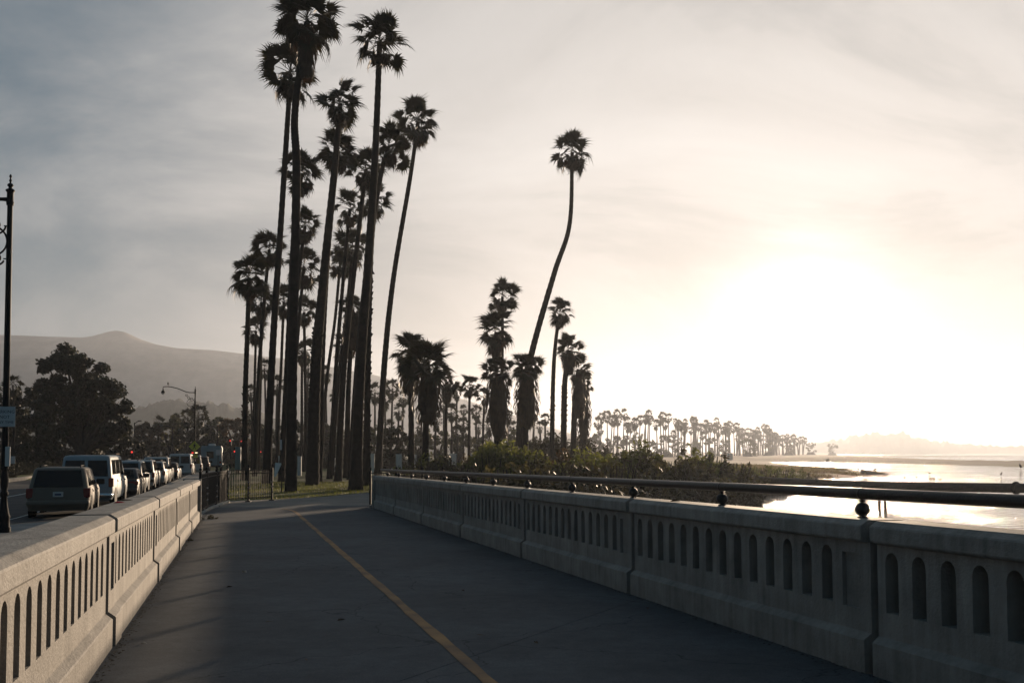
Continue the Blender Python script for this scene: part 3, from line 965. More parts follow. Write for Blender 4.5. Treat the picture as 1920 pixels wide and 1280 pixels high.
def trunk_mesh(pts, r0, r1, flare=1.5, boots=0.0, n=10, step=0.22, rg=prng, name='trunk'):
    length = sum((Vector(a) - Vector(b)).length for a, b in zip(pts[:-1], pts[1:]))
    k = max(8, int(length / step))
    path = smooth_path(pts, k)
    rad = []
    for i in range(k + 1):
        t = i / k
        r = r0 + (r1 - r0) * t
        fl = 1 + (flare - 1) * math.exp(-t * length / 0.9)
        rad.append(r * fl * (1 + (0.045 if i % 2 else -0.045) + rg.uniform(-0.02, 0.02)))
    return MB().tube(path, rad, n).mesh(name, M['trunk'], True), path


def boots_mesh(path, k0, k1, r, rg):
    """old leaf bases left on the trunk: short upturned stubs"""
    mb = MB()
    for i in range(k0, k1):
        p = path[i]
        for j in range(6):
            if rg.random() < 0.3: continue
            a = j * 1.047 + i * 0.55 + rg.uniform(-0.5, 0.5)
            ca, sa = math.cos(a), math.sin(a)
            w = 0.07
            o0 = p + Vector((ca * r * 0.9, sa * r * 0.9, -0.10 + rg.uniform(-0.12, 0.12)))
            tx = Vector((-sa, ca, 0)) * w
            q_ = r + rg.uniform(0.02, 0.13); o1 = p + Vector((ca * q_, sa * q_, rg.uniform(0.02, 0.22)))
            mb.add([o0 - tx, o0 + tx, o1 + tx * 0.4, o1 - tx * 0.4, o0 + Vector((0, 0, 0.25))], [(0, 1, 2, 3), (0, 3, 4), (1, 4, 2), (2, 4, 3)])
    return mb.mesh('leaf_bases', M['boots'])


def skirt_mesh(h, r, rg, n=260, name='skirt'):
    """petticoat of dead leaves hanging round the trunk; local origin at its top"""
    mb = MB()
    core = [(0.16, 0.0), (r * 0.55, -h * 0.15), (r * 0.72, -h * 0.45), (r * 0.66, -h * 0.7), (r * 0.42, -h * 0.92), (0.2, -h)]
    mb.lathe(core, 12)
    for k in range(n):
        t = rg.random()
        rr_ = r * (0.55 + 0.5 * math.sin(math.pi * min(1, t * 0.85 + 0.12)))
        a = rg.uniform(0, 6.283); ca, sa = math.cos(a), math.sin(a)
        z = -h * t * 0.9
        ln = rg.uniform(0.35, 0.8) * min(1.0, h / 2.5); w = rg.uniform(0.03, 0.09)
        p = Vector((ca * rr_ * 0.8, sa * rr_ * 0.8, z + 0.15)); q = Vector((ca * rr_ * rg.uniform(0.95, 1.15), sa * rr_ * rg.uniform(0.95, 1.15), z - ln * 0.5)); e = Vector((ca * rr_ * rg.uniform(0.85, 1.2), sa * rr_ * rg.uniform(0.85, 1.2), z - ln))
        tx = Vector((-sa, ca, 0)) * w
        mb.add([p, q - tx, q + tx, e], [(0, 1, 2), (1, 3, 2)])
    return mb.mesh(name, M['deadfrond'])


def palm(name, label, trunk_px, crown_px, d, rpx, base_w, top_w, group, nf=38, boots=0.0, skirt=None, flare=1.5, sink=0.3, detailed=True, lo=-62, dead=9, gy=None, cat='palm tree', dlean=0.0, gap=0.12):
    """trunk_px: base pixel x, then pixels up the trunk; crown_px: heart of the crown; d: distance; sizes in photo pixels"""
    rg = random.Random(int(crown_px[0] * 131 + crown_px[1] * 17 + d))
    gz_ = ground_at(xat(trunk_px[0][0] if isinstance(trunk_px[0], tuple) else trunk_px[0], d), d)
    bx = trunk_px[0]
    base = Vector((xat(bx, d), d, gz_))
    pts = [base + Vector((0, 0, -sink))]
    allp = list(trunk_px[1:]) + [crown_px]
    for i, (a, c) in enumerate(allp):
        p = at(a, c, d + dlean * (i + 1) / len(allp)); pts.append(p)
    root = empty(name, base); tag(root, label, cat, group)
    loc = [p - base for p in pts]
    k = d / FPX
    tm, path = trunk_mesh(loc, base_w * 0.75 * k / 2, top_w * 0.74 * k / 2, flare, rg=rg)
    link('trunk', tm, root)
    top = loc[-1]
    s = rpx * 1.1 * k / 1.66
    nf = int(nf * 1.0)
    cr = empty('crown', top, 0, root)
    for m, dead_, v in frond_list(rg, nf, lo=lo, dead=dead, gap=gap):
        o = link('dead_frond' if dead_ else 'frond', FD[v % 4] if dead_ else FR[v], cr)
        o.matrix_local = Matrix.Scale(s, 4) @ m
    if boots:
        n_ = len(path)
        o = link('leaf_bases', boots_mesh(path, 1, int(n_ * boots), (base_w + (top_w - base_w) * 0.3) * k / 2 * 0.74, rg), root); o['kind'] = 'stuff'
    if skirt:
        h, r_ = skirt[0] * k, skirt[1] * k
        o = link('dead_frond_skirt', skirt_mesh(h, r_, rg), root, top + Vector((0, 0, -0.15 * s))); o['kind'] = 'stuff'
    return root


GA = 'tall palms in the park grove'
# the grove left of centre: (name,label,(base x, mids), crown, d, crown radius px, base width px, top width px)
palm('fan_palm', 'tallest palm, thick trunk in front of the grove, crown cut by picture top', (546, (549, 640), (556, 330), (553, 210)), (576, 42), 50, 66, 27, 16, GA, 44, skirt=(100, 17), flare=1.25)
palm('fan_palm', 'very tall palm whose crown hangs just left below the tallest one', (500, (512, 640), (526, 430), (540, 215)), (545, 140), 62, 58, 20, 11, GA, 40)
palm('fan_palm', 'tall palm with thick base in the middle of the grove and small high crown', (586, (592, 690), (607, 520), (627, 320)), (638, 196), 60, 46, 33, 12, GA, 36, boots=0.36, flare=1.15)
palm('fan_palm', 'tall palm right of the grove with flared pale foot beside the path', (667, (676, 690), (692, 470), (704, 280)), (712, 78), 52, 56, 28, 14, GA, 40, flare=1.6)
palm('fan_palm', 'palm with leaf bases halfway up its trunk, close behind the flared palm', (688, (690, 660), (697, 450), (714, 330)), (729, 275), 58, 46, 17, 10, GA, 36, boots=0.45)
palm('fan_palm', 'slim palm leaning right on the right edge of the grove', (708, (721, 680), (738, 520), (768, 340)), (784, 232), 72, 46, 17, 9, GA, 36)
palm('fan_palm', 'leftmost palm of the grove with leaf bases on the lower trunk', (460, (460, 740), (464, 620)), (467, 522), 70, 46, 15, 11, GA, 40, boots=0.38)
palm('fan_palm', 'palm with its crown just right above the leftmost palm', (478, (484, 720), (496, 560)), (505, 468), 82, 38, 11, 8, GA, 34)
palm('fan_palm', 'palm whose crown shows both sides of the tallest trunk at half height', (528, (540, 640), (551, 430)), (566, 326), 66, 44, 14, 10, GA, 36)
palm('fan_palm', 'palm with crown right beside the tallest trunk below the half height crown', (533, (545, 680), (560, 520)), (572, 424), 74, 36, 12, 8, GA, 32)
palm('fan_palm', 'palm with dense crown below the small high crown in the grove', (598, (606, 640), (618, 440)), (634, 288), 66, 44, 14, 10, GA, 38)
palm('fan_palm', 'palm with crown left of the flared palm trunk, bent slightly right', (634, (645, 690), (664, 510)), (686, 318), 68, 42, 17, 10, GA, 36)
palm('fan_palm', 'palm with ragged crown right behind the flared palm trunk', (655, (668, 690), (684, 520)), (704, 378), 72, 34, 11, 8, GA, 32)
palm('fan_palm', 'palm in the middle of the grove with crown at mid height', (618, (630, 690), (644, 520)), (656, 392), 74, 38, 12, 8, GA, 34)
palm('fan_palm', 'palm with crown just under the mid height crown of the grove', (622, (634, 720), (648, 600)), (661, 468), 84, 38, 10, 7, GA, 32)
palm('fan_palm', 'thin palm with small crown left of the mid height crowns', (600, (612, 720), (628, 600)), (638, 492), 88, 32, 9, 7, GA, 30)
palm('fan_palm', 'palm with shaggy brown skirt among the thin trunks of the grove', (650, (653, 740), (657, 660)), (661, 580), 76, 32, 14, 10, GA, 34, skirt=(75, 18))
palm('fan_palm', 'palm with drooping crown behind the tallest trunk, low in the grove', (546, (552, 720), (560, 610)), (570, 500), 86, 40, 10, 8, GA, 34)
palm('fan_palm', 'low palm with crown right of the leftmost palm trunk', (484, (487, 760), (489, 680)), (490, 566), 92, 36, 9, 7, GA, 32)
palm('fan_palm', 'low palm with crown between the leftmost palm and the tallest trunk', (474, (476, 780), (478, 700)), (480, 620), 105, 30, 8, 6, GA, 30)
palm('fan_palm', 'low palm with crown directly left of the tallest trunk', (520, (523, 760), (527, 690)), (532, 566), 96, 34, 9, 7, GA, 30)
palm('fan_palm', 'low palm with crown right of the tallest trunk above the grass', (566, (566, 780), (566, 720)), (567, 660), 105, 28, 8, 6, GA, 28)
palm('fan_palm', 'low palm with hanging crown right of the tallest trunk, lower pair', (572, (573, 760), (572, 690)), (570, 585), 98, 32, 9, 7, GA, 30)
palm('fan_palm', 'low palm with crown hidden among trunks near the grove centre', (638, (640, 780), (642, 720)), (644, 650), 105, 28, 8, 6, GA, 28)
# lone and right hand palms
palm('fan_palm', 'lone tall palm with curved leaning trunk against the bright sky', (972, (978, 760), (1000, 650), (1040, 510), (1068, 420)), (1073, 286), 80, 40, 20, 9, None, 38, flare=1.25)
GB = 'palms by the water shrubs'
palm('broad_fan_palm', 'broad palm with thick crown left of the shaggy skirted palm', (772, (771, 780), (770, 720)), (770, 662), 64, 40, 14, 14, GB, 46, skirt=(70, 22), lo=-50)
palm('broad_fan_palm', 'broad palm with big round brown skirt and spreading stiff leaves', (797, (799, 780), (802, 720)), (803, 692), 56, 54, 15, 13, GB, 40, skirt=(98, 27), lo=-20, dead=4)
palm('fan_palm', 'palm with the highest crown of the two stacked palms left of the lone palm', (941, (941, 760), (942, 640)), (942, 556), 84, 32, 9, 7, GB, 34)
palm('fan_palm', 'palm with wide ragged crown under the highest of the stacked palms', (930, (930, 760), (930, 690)), (930, 622), 78, 42, 10, 9, GB, 36, skirt=(50, 10))
palm('broad_fan_palm', 'palm with long shaggy skirt reaching the shrubs under the stacked crowns', (936, (936, 790),), (934, 700), 66, 34, 18, 14, GB, 38, skirt=(122, 24), lo=-40)
palm('broad_fan_palm', 'palm with fat brown skirt crossed by the lone leaning trunk', (984, (985, 790),), (988, 694), 68, 34, 18, 14, GB, 44, skirt=(108, 23), lo=-35)
palm('fan_palm', 'slim palm right of the lone leaning trunk', (1034, (1037, 720), (1042, 640)), (1050, 588), 82, 30, 12, 8, GB, 36, boots=0.3)
palm('fan_palm', 'stout palm right of the slim one, tallest of a close pair', (1056, (1058, 740), (1062, 690)), (1066, 656), 80, 32, 15, 11, GB, 40, boots=0.4, skirt=(40, 12))
palm('fan_palm', 'palm at the right end of the row, trunk wrapped in dead leaves', (1074, (1077, 770), (1081, 725)), (1085, 692), 84, 28, 15, 11, GB, 36, skirt=(90, 13))
palm('fan_palm', 'ragged palm behind the right end of the row, against the glow', (1092, (1094, 800), (1095, 760)), (1094, 720), 94, 22, 16, 10, GB, 30, skirt=(110, 14))
palm('fan_palm', 'small palm just right of the round brown skirt', (836, (836, 800), (837, 760)), (838, 716), 90, 26, 8, 7, GB, 30, skirt=(36, 9))
palm('fan_palm', 'slim palm standing clear between the skirted palms', (879, (880, 800), (880, 770)), (881, 726), 100, 24, 7, 6, GB, 30)
palm('fan_palm', 'small palm left of the stacked palms, half hidden', (905, (906, 800), (907, 780)), (908, 744), 115, 20, 6, 5, GB, 26)
# background palms of the park: crown as one mesh
def crown_mesh(seed, nseg=9):
    rg = random.Random(seed)
    fr = [frond_mesh('f', seed + i, nseg=nseg, width=0.11, m=None) for i in range(3)]
    mb = MB()
    for m, dead_, v in frond_list(rg, 26, dead=6):
        f = fr[v % 3]
        mb.add([m @ vv.co for vv in f.vertices], [tuple(p.vertices) for p in f.polygons])
    me_ = mb.mesh('far_crown', M['frond'])
    for f in fr: bpy.data.meshes.remove(f)
    return me_


CRF = [crown_mesh(500 + 10 * i) for i in range(5)]
unit_trunk = {}


def far_palm(px, cpy, d, rpx, label, group, lean=0.0, tw=None, parts=True):
    rg = random.Random(int(px * 7 + cpy * 13 + d))
    x = xat(px - lean, d)
    g = ground_at(x, d)
    top = at(px, cpy, d)
    base = Vector((x, d, g))
    root = empty('distant_palm', base); tag(root, label, 'palm tree', group)
    k = d / FPX
    h = top.z - g
    v = top - base
    mid = v * 0.5 + Vector((-0.12 * v.x + rg.uniform(-0.2, 0.2), 0, 0))
    r = (tw or 4.0) * k / 2
    pts = smooth_path([Vector((0, 0, -0.5)), mid, v], 8)
    link('trunk', MB().tube(pts, [r * (1.25 - 0.6 * i / 8) for i in range(9)], 6).mesh('far_trunk', M['trunk'], True), root)
    s = rpx * k / 1.62
    link('crown', CRF[rg.randrange(5)], root, v, (0, 0, rg.uniform(0, 6.28)), (s, s, s * rg.uniform(0.95, 1.2)))
    return root


G1 = 'background palms behind the shrubs'
rg = random.Random(3)
side = ['left of the flared palm', 'behind the grove trunks', 'left of the skirted palms', 'between the skirted palms', 'right of the lone trunk']
bgp = [(703, 735, 150, 20), (722, 748, 140, 20), (736, 728, 165, 22), (748, 770, 150, 18), (757, 745, 180, 16), (846, 772, 130, 22), (857, 735, 170, 18), (818, 790, 140, 20), (868, 795, 150, 18), (893, 772, 160, 17),
       (917, 800, 150, 18), (952, 780, 150, 16), (1003, 775, 190, 14), (1012, 800, 200, 13), (1022, 785, 170, 14), (858, 812, 130, 20), (790, 800, 150, 18), (730, 800, 130, 18), (832, 760, 200, 14), (870, 768, 220, 12), (897, 800, 200, 13), (963, 800, 170, 13),
       (590, 740, 150, 18), (520, 720, 140, 20), (610, 700, 150, 18), (496, 690, 130, 22), (578, 690, 140, 20), (632, 745, 160, 18), (470, 735, 150, 16)]
anchors = [(440, 'the leftmost grove palm'), (546, 'the tallest palm'), (586, 'the thick based grove palm'), (667, 'the flared palm'), (710, 'the slim leaning grove palm'), (770, 'the thick crowned broad palm'), (803, 'the round skirted palm'),
           (838, 'the small palm beside the round skirt'), (880, 'the slim clear standing palm'), (936, 'the long skirted palm'), (988, 'the fat skirted palm')]
ords = ['first', 'second', 'third', 'fourth', 'fifth', 'sixth', 'seventh', 'eighth']
seen = {}
for i, (px, cy, d, r) in enumerate(sorted(bgp)):
    an_ = [a_ for a_ in anchors if a_[0] <= px][-1]
    k_ = seen.get(an_, 0); seen[an_] = k_ + 1
    far_palm(px, cy, d, r, '%s thin background palm to the right of %s' % (ords[k_], an_[1]), G1, rg.uniform(-4, 4), 4.5)
# the long row along the beach, fading into the glow
G2 = 'row of palms along the far beach'
row = []
for i in range(74):
    t = i / 73
    px = 1118 + (1498 - 1118) * t ** 0.92 + rg.uniform(-5, 5)
    d = 480 + 520 * t ** 1.3 + rg.uniform(-25, 25)
    cy = np.interp(px, [1118, 1150, 1220, 1280, 1380, 1420, 1450, 1480, 1500], [780, 775, 782, 788, 796, 801, 808, 815, 820]) + rg.uniform(-4, 14) + (rg.random() < 0.22) * 16
    row.append((px, cy, d, rg.uniform(10.0, 13.5) * (1 - 0.3 * t)))
for i in range(38):
    t = rg.random()
    px = 1275 + 240 * t; d = 700 + 420 * t + rg.uniform(-30, 30)
    row.append((px, np.interp(px, [1275, 1380, 1450, 1520], [798, 806, 817, 826]) + rg.uniform(-3, 9), d, rg.uniform(7.5, 10.5) * (1 - 0.3 * t)))
for px, cy, d, r in row:
    far_palm(px, cy, d, r, 'hazy palm in the long row along the far beach', G2, rg.uniform(-3, 5), 2.2)

# ------------------------------------------------------------------ shrubs, trees, undergrowth
def leaf_cloud(pts, nrm, size, rg, aspect=1.8, jitter=0.9):
    """a quad leaf at every point, roughly facing nrm with scatter"""
    n = len(pts)
    d = nrm + rg.normal(0, jitter, (n, 3)); d /= np.linalg.norm(d, axis=1, keepdims=True) + 1e-9
    t = rg.normal(0, 1, (n, 3)); t -= d * (t * d).sum(1, keepdims=True); t /= np.linalg.norm(t, axis=1, keepdims=True) + 1e-9
    b = np.cross(d, t)
    s = size * rg.uniform(0.6, 1.3, (n, 1))
    t = t * s * aspect * 0.5; b = b * s * 0.5
    v = np.stack([pts - t, pts + b * 0.9, pts + t, pts - b * 0.9], 1).reshape(-1, 3)
    f = np.arange(4 * n).reshape(n, 4)
    return v, f


def shrub_mesh(name, seed, h, r, stems, per, leaf, m, upright=0.5):
    rg = np.random.default_rng(seed)
    P = []; D = []
    for k in range(stems):
        a = rg.uniform(0, 6.283); rr_ = r * math.sqrt(rg.random())
        lean = rr_ * rg.uniform(0.3, 1.0) * (1 - upright)
        hh = h * (1 - 0.55 * (rr_ / r) ** 2) * rg.uniform(0.65, 1.08)
        t = rg.random(per) ** 0.75
        x = math.cos(a) * (rr_ + lean * t) ; y = math.sin(a) * (rr_ + lean * t); z = hh * t
        sp = 0.10 + 0.16 * np.sin(np.pi * t)
        p = np.stack([x, y, z], -1) + rg.normal(0, 1, (per, 3)) * (sp * h * 0.28)[:, None]
        P.append(p); D.append(np.tile([math.cos(a) * 0.6, math.sin(a) * 0.6, 0.7], (per, 1)))
    P = np.concatenate(P); D = np.concatenate(D)
    P[:, 2] = np.maximum(P[:, 2], 0.02)
    v, f = leaf_cloud(P, D, leaf, rg, 2.2)
    return np_mesh(name, v, f, m)


def stems_mesh(seed, h, r, n, m):
    rg = random.Random(seed); mb = MB()
    for k in range(n):
        a = rg.uniform(0, 6.28); q = r * rg.random() ** 0.5
        mb.tube([(math.cos(a) * q * 0.4, math.sin(a) * q * 0.4, -0.2), (math.cos(a) * q * 0.8, math.sin(a) * q * 0.8, h * 0.45), (math.cos(a) * q, math.sin(a) * q, h * 0.85)], [0.02 * h, 0.014 * h, 0.005 * h], 4, False)
    return mb.mesh('stems', m)


SHM = {}
for k_, (h, r, st, per, lf, m_, up) in {
        'green': (1.0, 0.62, 60, 60, 0.062, 'shrub', 0.5), 'green2': (1.0, 0.55, 55, 60, 0.060, 'shrub', 0.7), 'tall': (1.0, 0.5, 50, 60, 0.055, 'shrub', 0.85),
        'dark': (1.0, 0.8, 60, 65, 0.060, 'shrubdark', 0.3), 'rust': (1.0, 0.75, 55, 60, 0.055, 'leafrust', 0.4), 'olive': (1.0, 0.7, 60, 60, 0.055, 'leafolive', 0.5), 'round': (1.0, 0.9, 90, 60, 0.055, 'shrub', 0.2)}.items():
    SHM[k_] = (shrub_mesh('foliage_' + k_, len(k_) * 7 + ord(k_[0]), h, r, st, int(per * 1.7), lf * 0.74, M[m_], up), stems_mesh(5, h, r * 0.9, 26, M['bark']))

GS = 'shrubs along the bank'


def shrub(px, topy, d, kind, label, wide=1.0, name='shrub'):
    x = xat(px, d); g = ground_at(x, d)
    h = max(0.5, at(px, topy, d).z - g)
    root = empty(name, (x, d, g - 0.05), px * 0.37); tag(root, label, 'shrub', GS)
    fm, sm = SHM[kind]
    s = (h * wide, h * wide, h * 1.04)
    link('foliage', fm, root, (0, 0, 0), (0, 0, 0), s); link('stems', sm, root, (0, 0, 0), (0, 0, 0), s)
    return root


for a in [
    (752, 872, 47, 'green', 'low green shrub at the left end of the bank, by the handrail end'),
    (778, 862, 50, 'olive', 'low shrub in front of the round skirted palm foot'),
    (806, 848, 52, 'tall', 'feathery shrub right of the round skirted palm foot'),
    (838, 858, 46, 'dark', 'dark shrub between the feathery shrub and the white posts'),
    (866, 864, 50, 'green', 'shrub under the slim clear standing palm'),
    (890, 852, 54, 'rust', 'brownish shrub left of the big green bush'),
    (918, 838, 52, 'green2', 'left half of the big green bush below the long skirted palm'),
    (944, 822, 54, 'green', 'big green bush, highest of the bank, below the long skirted palm', 1.1),
    (972, 836, 53, 'tall', 'upright green shrub where the lone leaning trunk meets the bank'),
    (960, 862, 44, 'olive', 'lower olive shrub in front of the big green bush'),
    (998, 842, 56, 'green', 'green shrub just right of the lone leaning trunk'),
    (1030, 856, 48, 'dark', 'dark low shrub under the slim palm right of the lone trunk'),
    (1064, 842, 60, 'rust', 'brown shrub under the stout palm pair'),
    (1092, 850, 52, 'green2', 'green shrub right of the brown one below the row end'),
    (1122, 846, 58, 'green', 'grey green shrub below the left end of the far palm row'),
    (1150, 856, 54, 'olive', 'olive shrub left of the tall spiky one', 1.2),
    (1182, 846, 62, 'tall', 'shrub leaning on the tall spiky one from the left'),
    (1204, 834, 66, 'green2', 'tall spiky shrub in the middle of the right bank'),
    (1232, 850, 60, 'dark', 'dark shrub right of the tall spiky one'),
    (1262, 856, 64, 'olive', 'wide olive shrub between the two spiky ones', 1.3),
    (1292, 852, 70, 'green', 'shrub just left of the second spiky one'),
    (1318, 842, 74, 'tall', 'second spiky shrub, near the right end of the bank'),
    (1336, 858, 72, 'dark', 'dark drooping shrub at the waterside right end'),
    (1378, 868, 96, 'green', 'pale green bush on the slope behind the waterside', 1.3),
    (1412, 874, 100, 'olive', 'low pale bush on the slope above the rusty pipe end', 1.3),
    (1452, 871, 112, 'round', 'round dark bush standing alone on the dry point', 0.95),
    (1492, 880, 122, 'olive', 'small scrub right of the round lone bush', 1.2),
    (1512, 893, 128, 'dark', 'tiny dark tuft on the dry point near the water', 1.2),
    (1345, 862, 84, 'olive', 'olive scrub behind the dark drooping shrub', 1.3),
    (1300, 880, 68, 'dark', 'dark shrub on the bank slope below the second spiky one', 1.2),
    (1180, 884, 54, 'dark', 'dark shrub on the bank slope below the tall spiky one', 1.3),
    (1245, 886, 60, 'dark', 'dark shrub low on the slope between the spiky ones', 1.3),
    (1110, 880, 46, 'dark', 'dark shrub low on the slope below the far row end', 1.3),
    (1046, 884, 42, 'dark', 'dark shrub behind the handrail left of centre bank', 1.2),
]:
    shrub(*a)
# dome hedges behind the right palms
shrub(1040, 815, 92, 'dark', 'dark domed hedge behind the slim palm', 1.2, 'domed_hedge')
shrub(1010, 822, 100, 'dark', 'dark domed hedge left of the slim palm', 1.2, 'domed_hedge')
shrub(1084, 820, 110, 'dark', 'dark domed hedge under the right end of the row', 1.0, 'domed_hedge')

# undergrowth on the bank slope: one mass
rgn = np.random.default_rng(5)
bank = np.array([(-3, 32), (4, 48), (11, 66), (16, 78), (20, 84)], dtype=float)
n = 26000
t = rgn.random(n) * (len(bank) - 1); k = np.minimum(t.astype(int), len(bank) - 2); f = t - k
P2 = bank[k] * (1 - f)[:, None] + bank[k + 1] * f[:, None]
P2 = P2 + np.stack([-rgn.random(n) * 5.5 + 0.6, rgn.normal(0, 0.6, n)], -1)
z, s_ = land_z(P2[:, 0], P2[:, 1])
ub = -P2[:, 0] * SB + P2[:, 1] * CB; wb__ = P2[:, 0] * CB + P2[:, 1] * SB
keep = (z > WZ - 0.3) & (wb__ > WR + 1.2) & (sdist(P2, np.array([(q.x, q.y) for q in pp])) < -0.5)
P2 = P2[keep]; z = z[keep]
hgt = 0.15 + 0.9 * rgn.random(len(z)) * fbm(P2[:, 0] * 0.5, P2[:, 1] * 0.5, 4)
pts = np.stack([P2[:, 0], P2[:, 1], z + hgt], -1)
v, fq = leaf_cloud(pts, np.tile([0, -0.3, 0.8], (len(pts), 1)), 0.14, rgn, 2.4)
o = link('bank_undergrowth', np_mesh('bank_undergrowth', v, fq, M['shrubdark'])); tag(o, 'dark tangled undergrowth on the bank slope', 'undergrowth', kind='stuff')

# dry grass on the point
n = 30000
px_ = rgn.uniform(1340, 1660, n); dd = rgn.uniform(88, 250, n)
X = xat(px_, dd); z, s_ = land_z(X, dd)
keep = (s_ > 1.0) & (z > WZ + 0.12) & (fbm(X * 0.15, dd * 0.15, 8) > 0.40)
X, Y, z = X[keep], dd[keep], z[keep]
n = len(X)
h = rgn.uniform(0.15, 0.5, n); a = rgn.uniform(0, 6.283, n); w = 0.05 + Y * 0.0006
dx, dy = np.cos(a) * w, np.sin(a) * w
tip = np.stack([X + rgn.normal(0, 0.12, n), Y + rgn.normal(0, 0.12, n), z + h], -1)
v = np.stack([np.stack([X - dx, Y - dy, z - 0.03], -1), np.stack([X + dx, Y + dy, z - 0.03], -1), tip], 1).reshape(-1, 3)
o = link('dry_grass', np_mesh('dry_grass', v, np.arange(3 * n).reshape(n, 3), M['drygrass'])); tag(o, 'dry straw coloured grass on the point', 'grass', kind='stuff')

# lawn blades round the palm feet
n = 16000
X = rgn.uniform(-16, -1, n); Y = rgn.uniform(41, 66, n)
okp = np.ones(n, dtype=bool)
pthp = np.array([(p.x, p.y) for p in pp])
okp &= sdist(np.stack([X, Y], -1), pthp) < -0.12
okp &= (X * CB + Y * SB > -1.5) & (fbm(X * 0.3, Y * 0.3, 15) > 0.36)
z, s_ = land_z(X, Y)
okp &= s_ > 2
X, Y, z = X[okp], Y[okp], z[okp]; n = len(X)
h = rgn.uniform(0.04, 0.12, n); a = rgn.uniform(0, 6.283, n)
dx, dy = np.cos(a) * 0.022, np.sin(a) * 0.022
tip = np.stack([X + rgn.normal(0, 0.04, n), Y + rgn.normal(0, 0.04, n), z + h], -1)
v = np.stack([np.stack([X - dx, Y - dy, z - 0.02], -1), np.stack([X + dx, Y + dy, z - 0.02], -1), tip], 1).reshape(-1, 3)
o = link('lawn_grass', np_mesh('lawn_grass', v, np.arange(3 * n).reshape(n, 3), M['grass'])); tag(o, 'short lawn grass between the palm feet', 'grass', kind='stuff')


# ---- broad trees
def tree(name, label, d, base_px, blobs, m, leaf=0.32, dens=1.0, group=None, limbs=True, depth=1.0, trunk_w=14):
    """blobs: (px, py, r px[, depth offset m]) clumps of the crown as the photo shows them"""
    rg = np.random.default_rng(int(base_px * 3 + d))
    r2 = random.Random(int(base_px + d))
    x0 = xat(base_px, d); g = ground_at(x0, d)
    base = Vector((x0, d, g))
    root = empty(name, base); tag(root, label, 'tree', group)
    k = d / FPX
    P = []; D = []
    cs = []
    for bl in blobs:
        px, py, rp = bl[:3]
        off = bl[3] if len(bl) > 3 else r2.uniform(-1, 1) * rp * k * 0.8 * depth
        c = np.array(at(px, py, d)) - np.array(base); c[1] += off
        r_ = rp * k
        cs.append((Vector(c), r_))
        # clumps on the blob
        nc = max(5, int(10 * dens))
        for q in range(nc):
            dv = rg.normal(0, 1, 3); dv /= np.linalg.norm(dv)
            cc = c + dv * r_ * rg.uniform(0.45, 0.82)
            cr_ = r_ * rg.uniform(0.28, 0.48)
            nl = max(12, int(min(240, 26 * dens * (cr_ / leaf) ** 1.4)))
            pv = rg.normal(0, 1, (nl, 3)); pv /= np.linalg.norm(pv, axis=1, keepdims=True)
            P.append(cc + pv * cr_ * rg.uniform(0.5, 1.05, (nl, 1)) * [1, 1, 0.8]); D.append(pv + [0, 0, 0.4])
    P = np.concatenate(P); D = np.concatenate(D)
    P[:, 2] = np.maximum(P[:, 2], 0.1)
    v, f = leaf_cloud(P, D, leaf, rg, 1.5, 0.6)
    link('crown', np_mesh('crown', v, f, m), root)
    mb = MB()
    ctr = sum((c for c, r_ in cs), Vector()) / len(cs)
    fork = Vector((ctr.x * 0.35, 0, max(0.8, ctr.z * 0.35)))
    tw = trunk_w * k / 2
    mb.tube([(0, 0, -0.4), (fork.x * 0.4, 0, fork.z * 0.5), fork], [tw * 1.5, tw * 1.05, tw * 0.85], 10)
    if limbs:
        for c, r_ in cs:
            mid = fork.lerp(c, 0.55) + Vector((0, 0, r_ * 0.15))
            mb.tube([fork - Vector((0, 0, tw)), mid, c], [tw * 0.55, tw * 0.3, tw * 0.08], 6, False)
    link('trunk', mb.mesh('tree_trunk', M['bark'], True), root)
    return root


tree('fig_tree', 'big dark domed tree above the parked van', 118, 150,
     [(118, 676, 34), (92, 690, 24), (148, 686, 34), (130, 715, 44), (176, 712, 36), (96, 728, 34), (160, 748, 50), (202, 745, 34), (224, 772, 28), (190, 790, 46), (130, 770, 50), (90, 770, 36), (235, 796, 16), (216, 815, 28), (165, 820, 40), (110, 815, 40), (232, 830, 14)], M['leafdark'], 0.34, 1.2, trunk_w=24)
GT = 'dark trees across the road'
tree('broad_tree', 'dark tree at the left edge behind the near lamp post', 126, 20, [(-30, 745, 40), (15, 752, 30), (-5, 790, 45), (40, 790, 36), (55, 745, 24), (15, 835, 40), (50, 835, 30)], M['leafdark'], 0.36, 1.0, GT)
tree('broad_tree', 'lower dark tree between the left edge tree and the big domed tree', 108, 70, [(62, 800, 30), (85, 825, 32), (50, 845, 30), (100, 850, 26), (75, 860, 24)], M['leafdark'], 0.32, 1.0, GT)
tree('broad_tree', 'dark tree below the right side of the big domed tree', 140, 235, [(215, 835, 24), (240, 825, 20), (258, 840, 20), (230, 858, 20), (200, 862, 20)], M['leafdark'], 0.34, 1.0, GT)
tree('broad_tree', 'brownish tree left of the far lamp post, lit from behind', 185, 320, [(305, 800, 16), (322, 792, 18), (338, 802, 15), (318, 822, 20), (340, 825, 16)], M['leafolive'], 0.36, 1.0, GT)
tree('broad_tree', 'low dark tree right of the big domed tree at the crossing', 180, 275, [(262, 805, 15), (280, 798, 14), (292, 812, 15), (268, 828, 18), (290, 836, 18)], M['leafrust'], 0.36, 1.0, GT)
tree('broad_tree', 'dark tree directly behind the far lamp post', 170, 365, [(352, 815, 18), (372, 806, 18), (390, 815, 18), (365, 835, 22), (390, 840, 20)], M['leafdark'], 0.36, 1.0, GT)
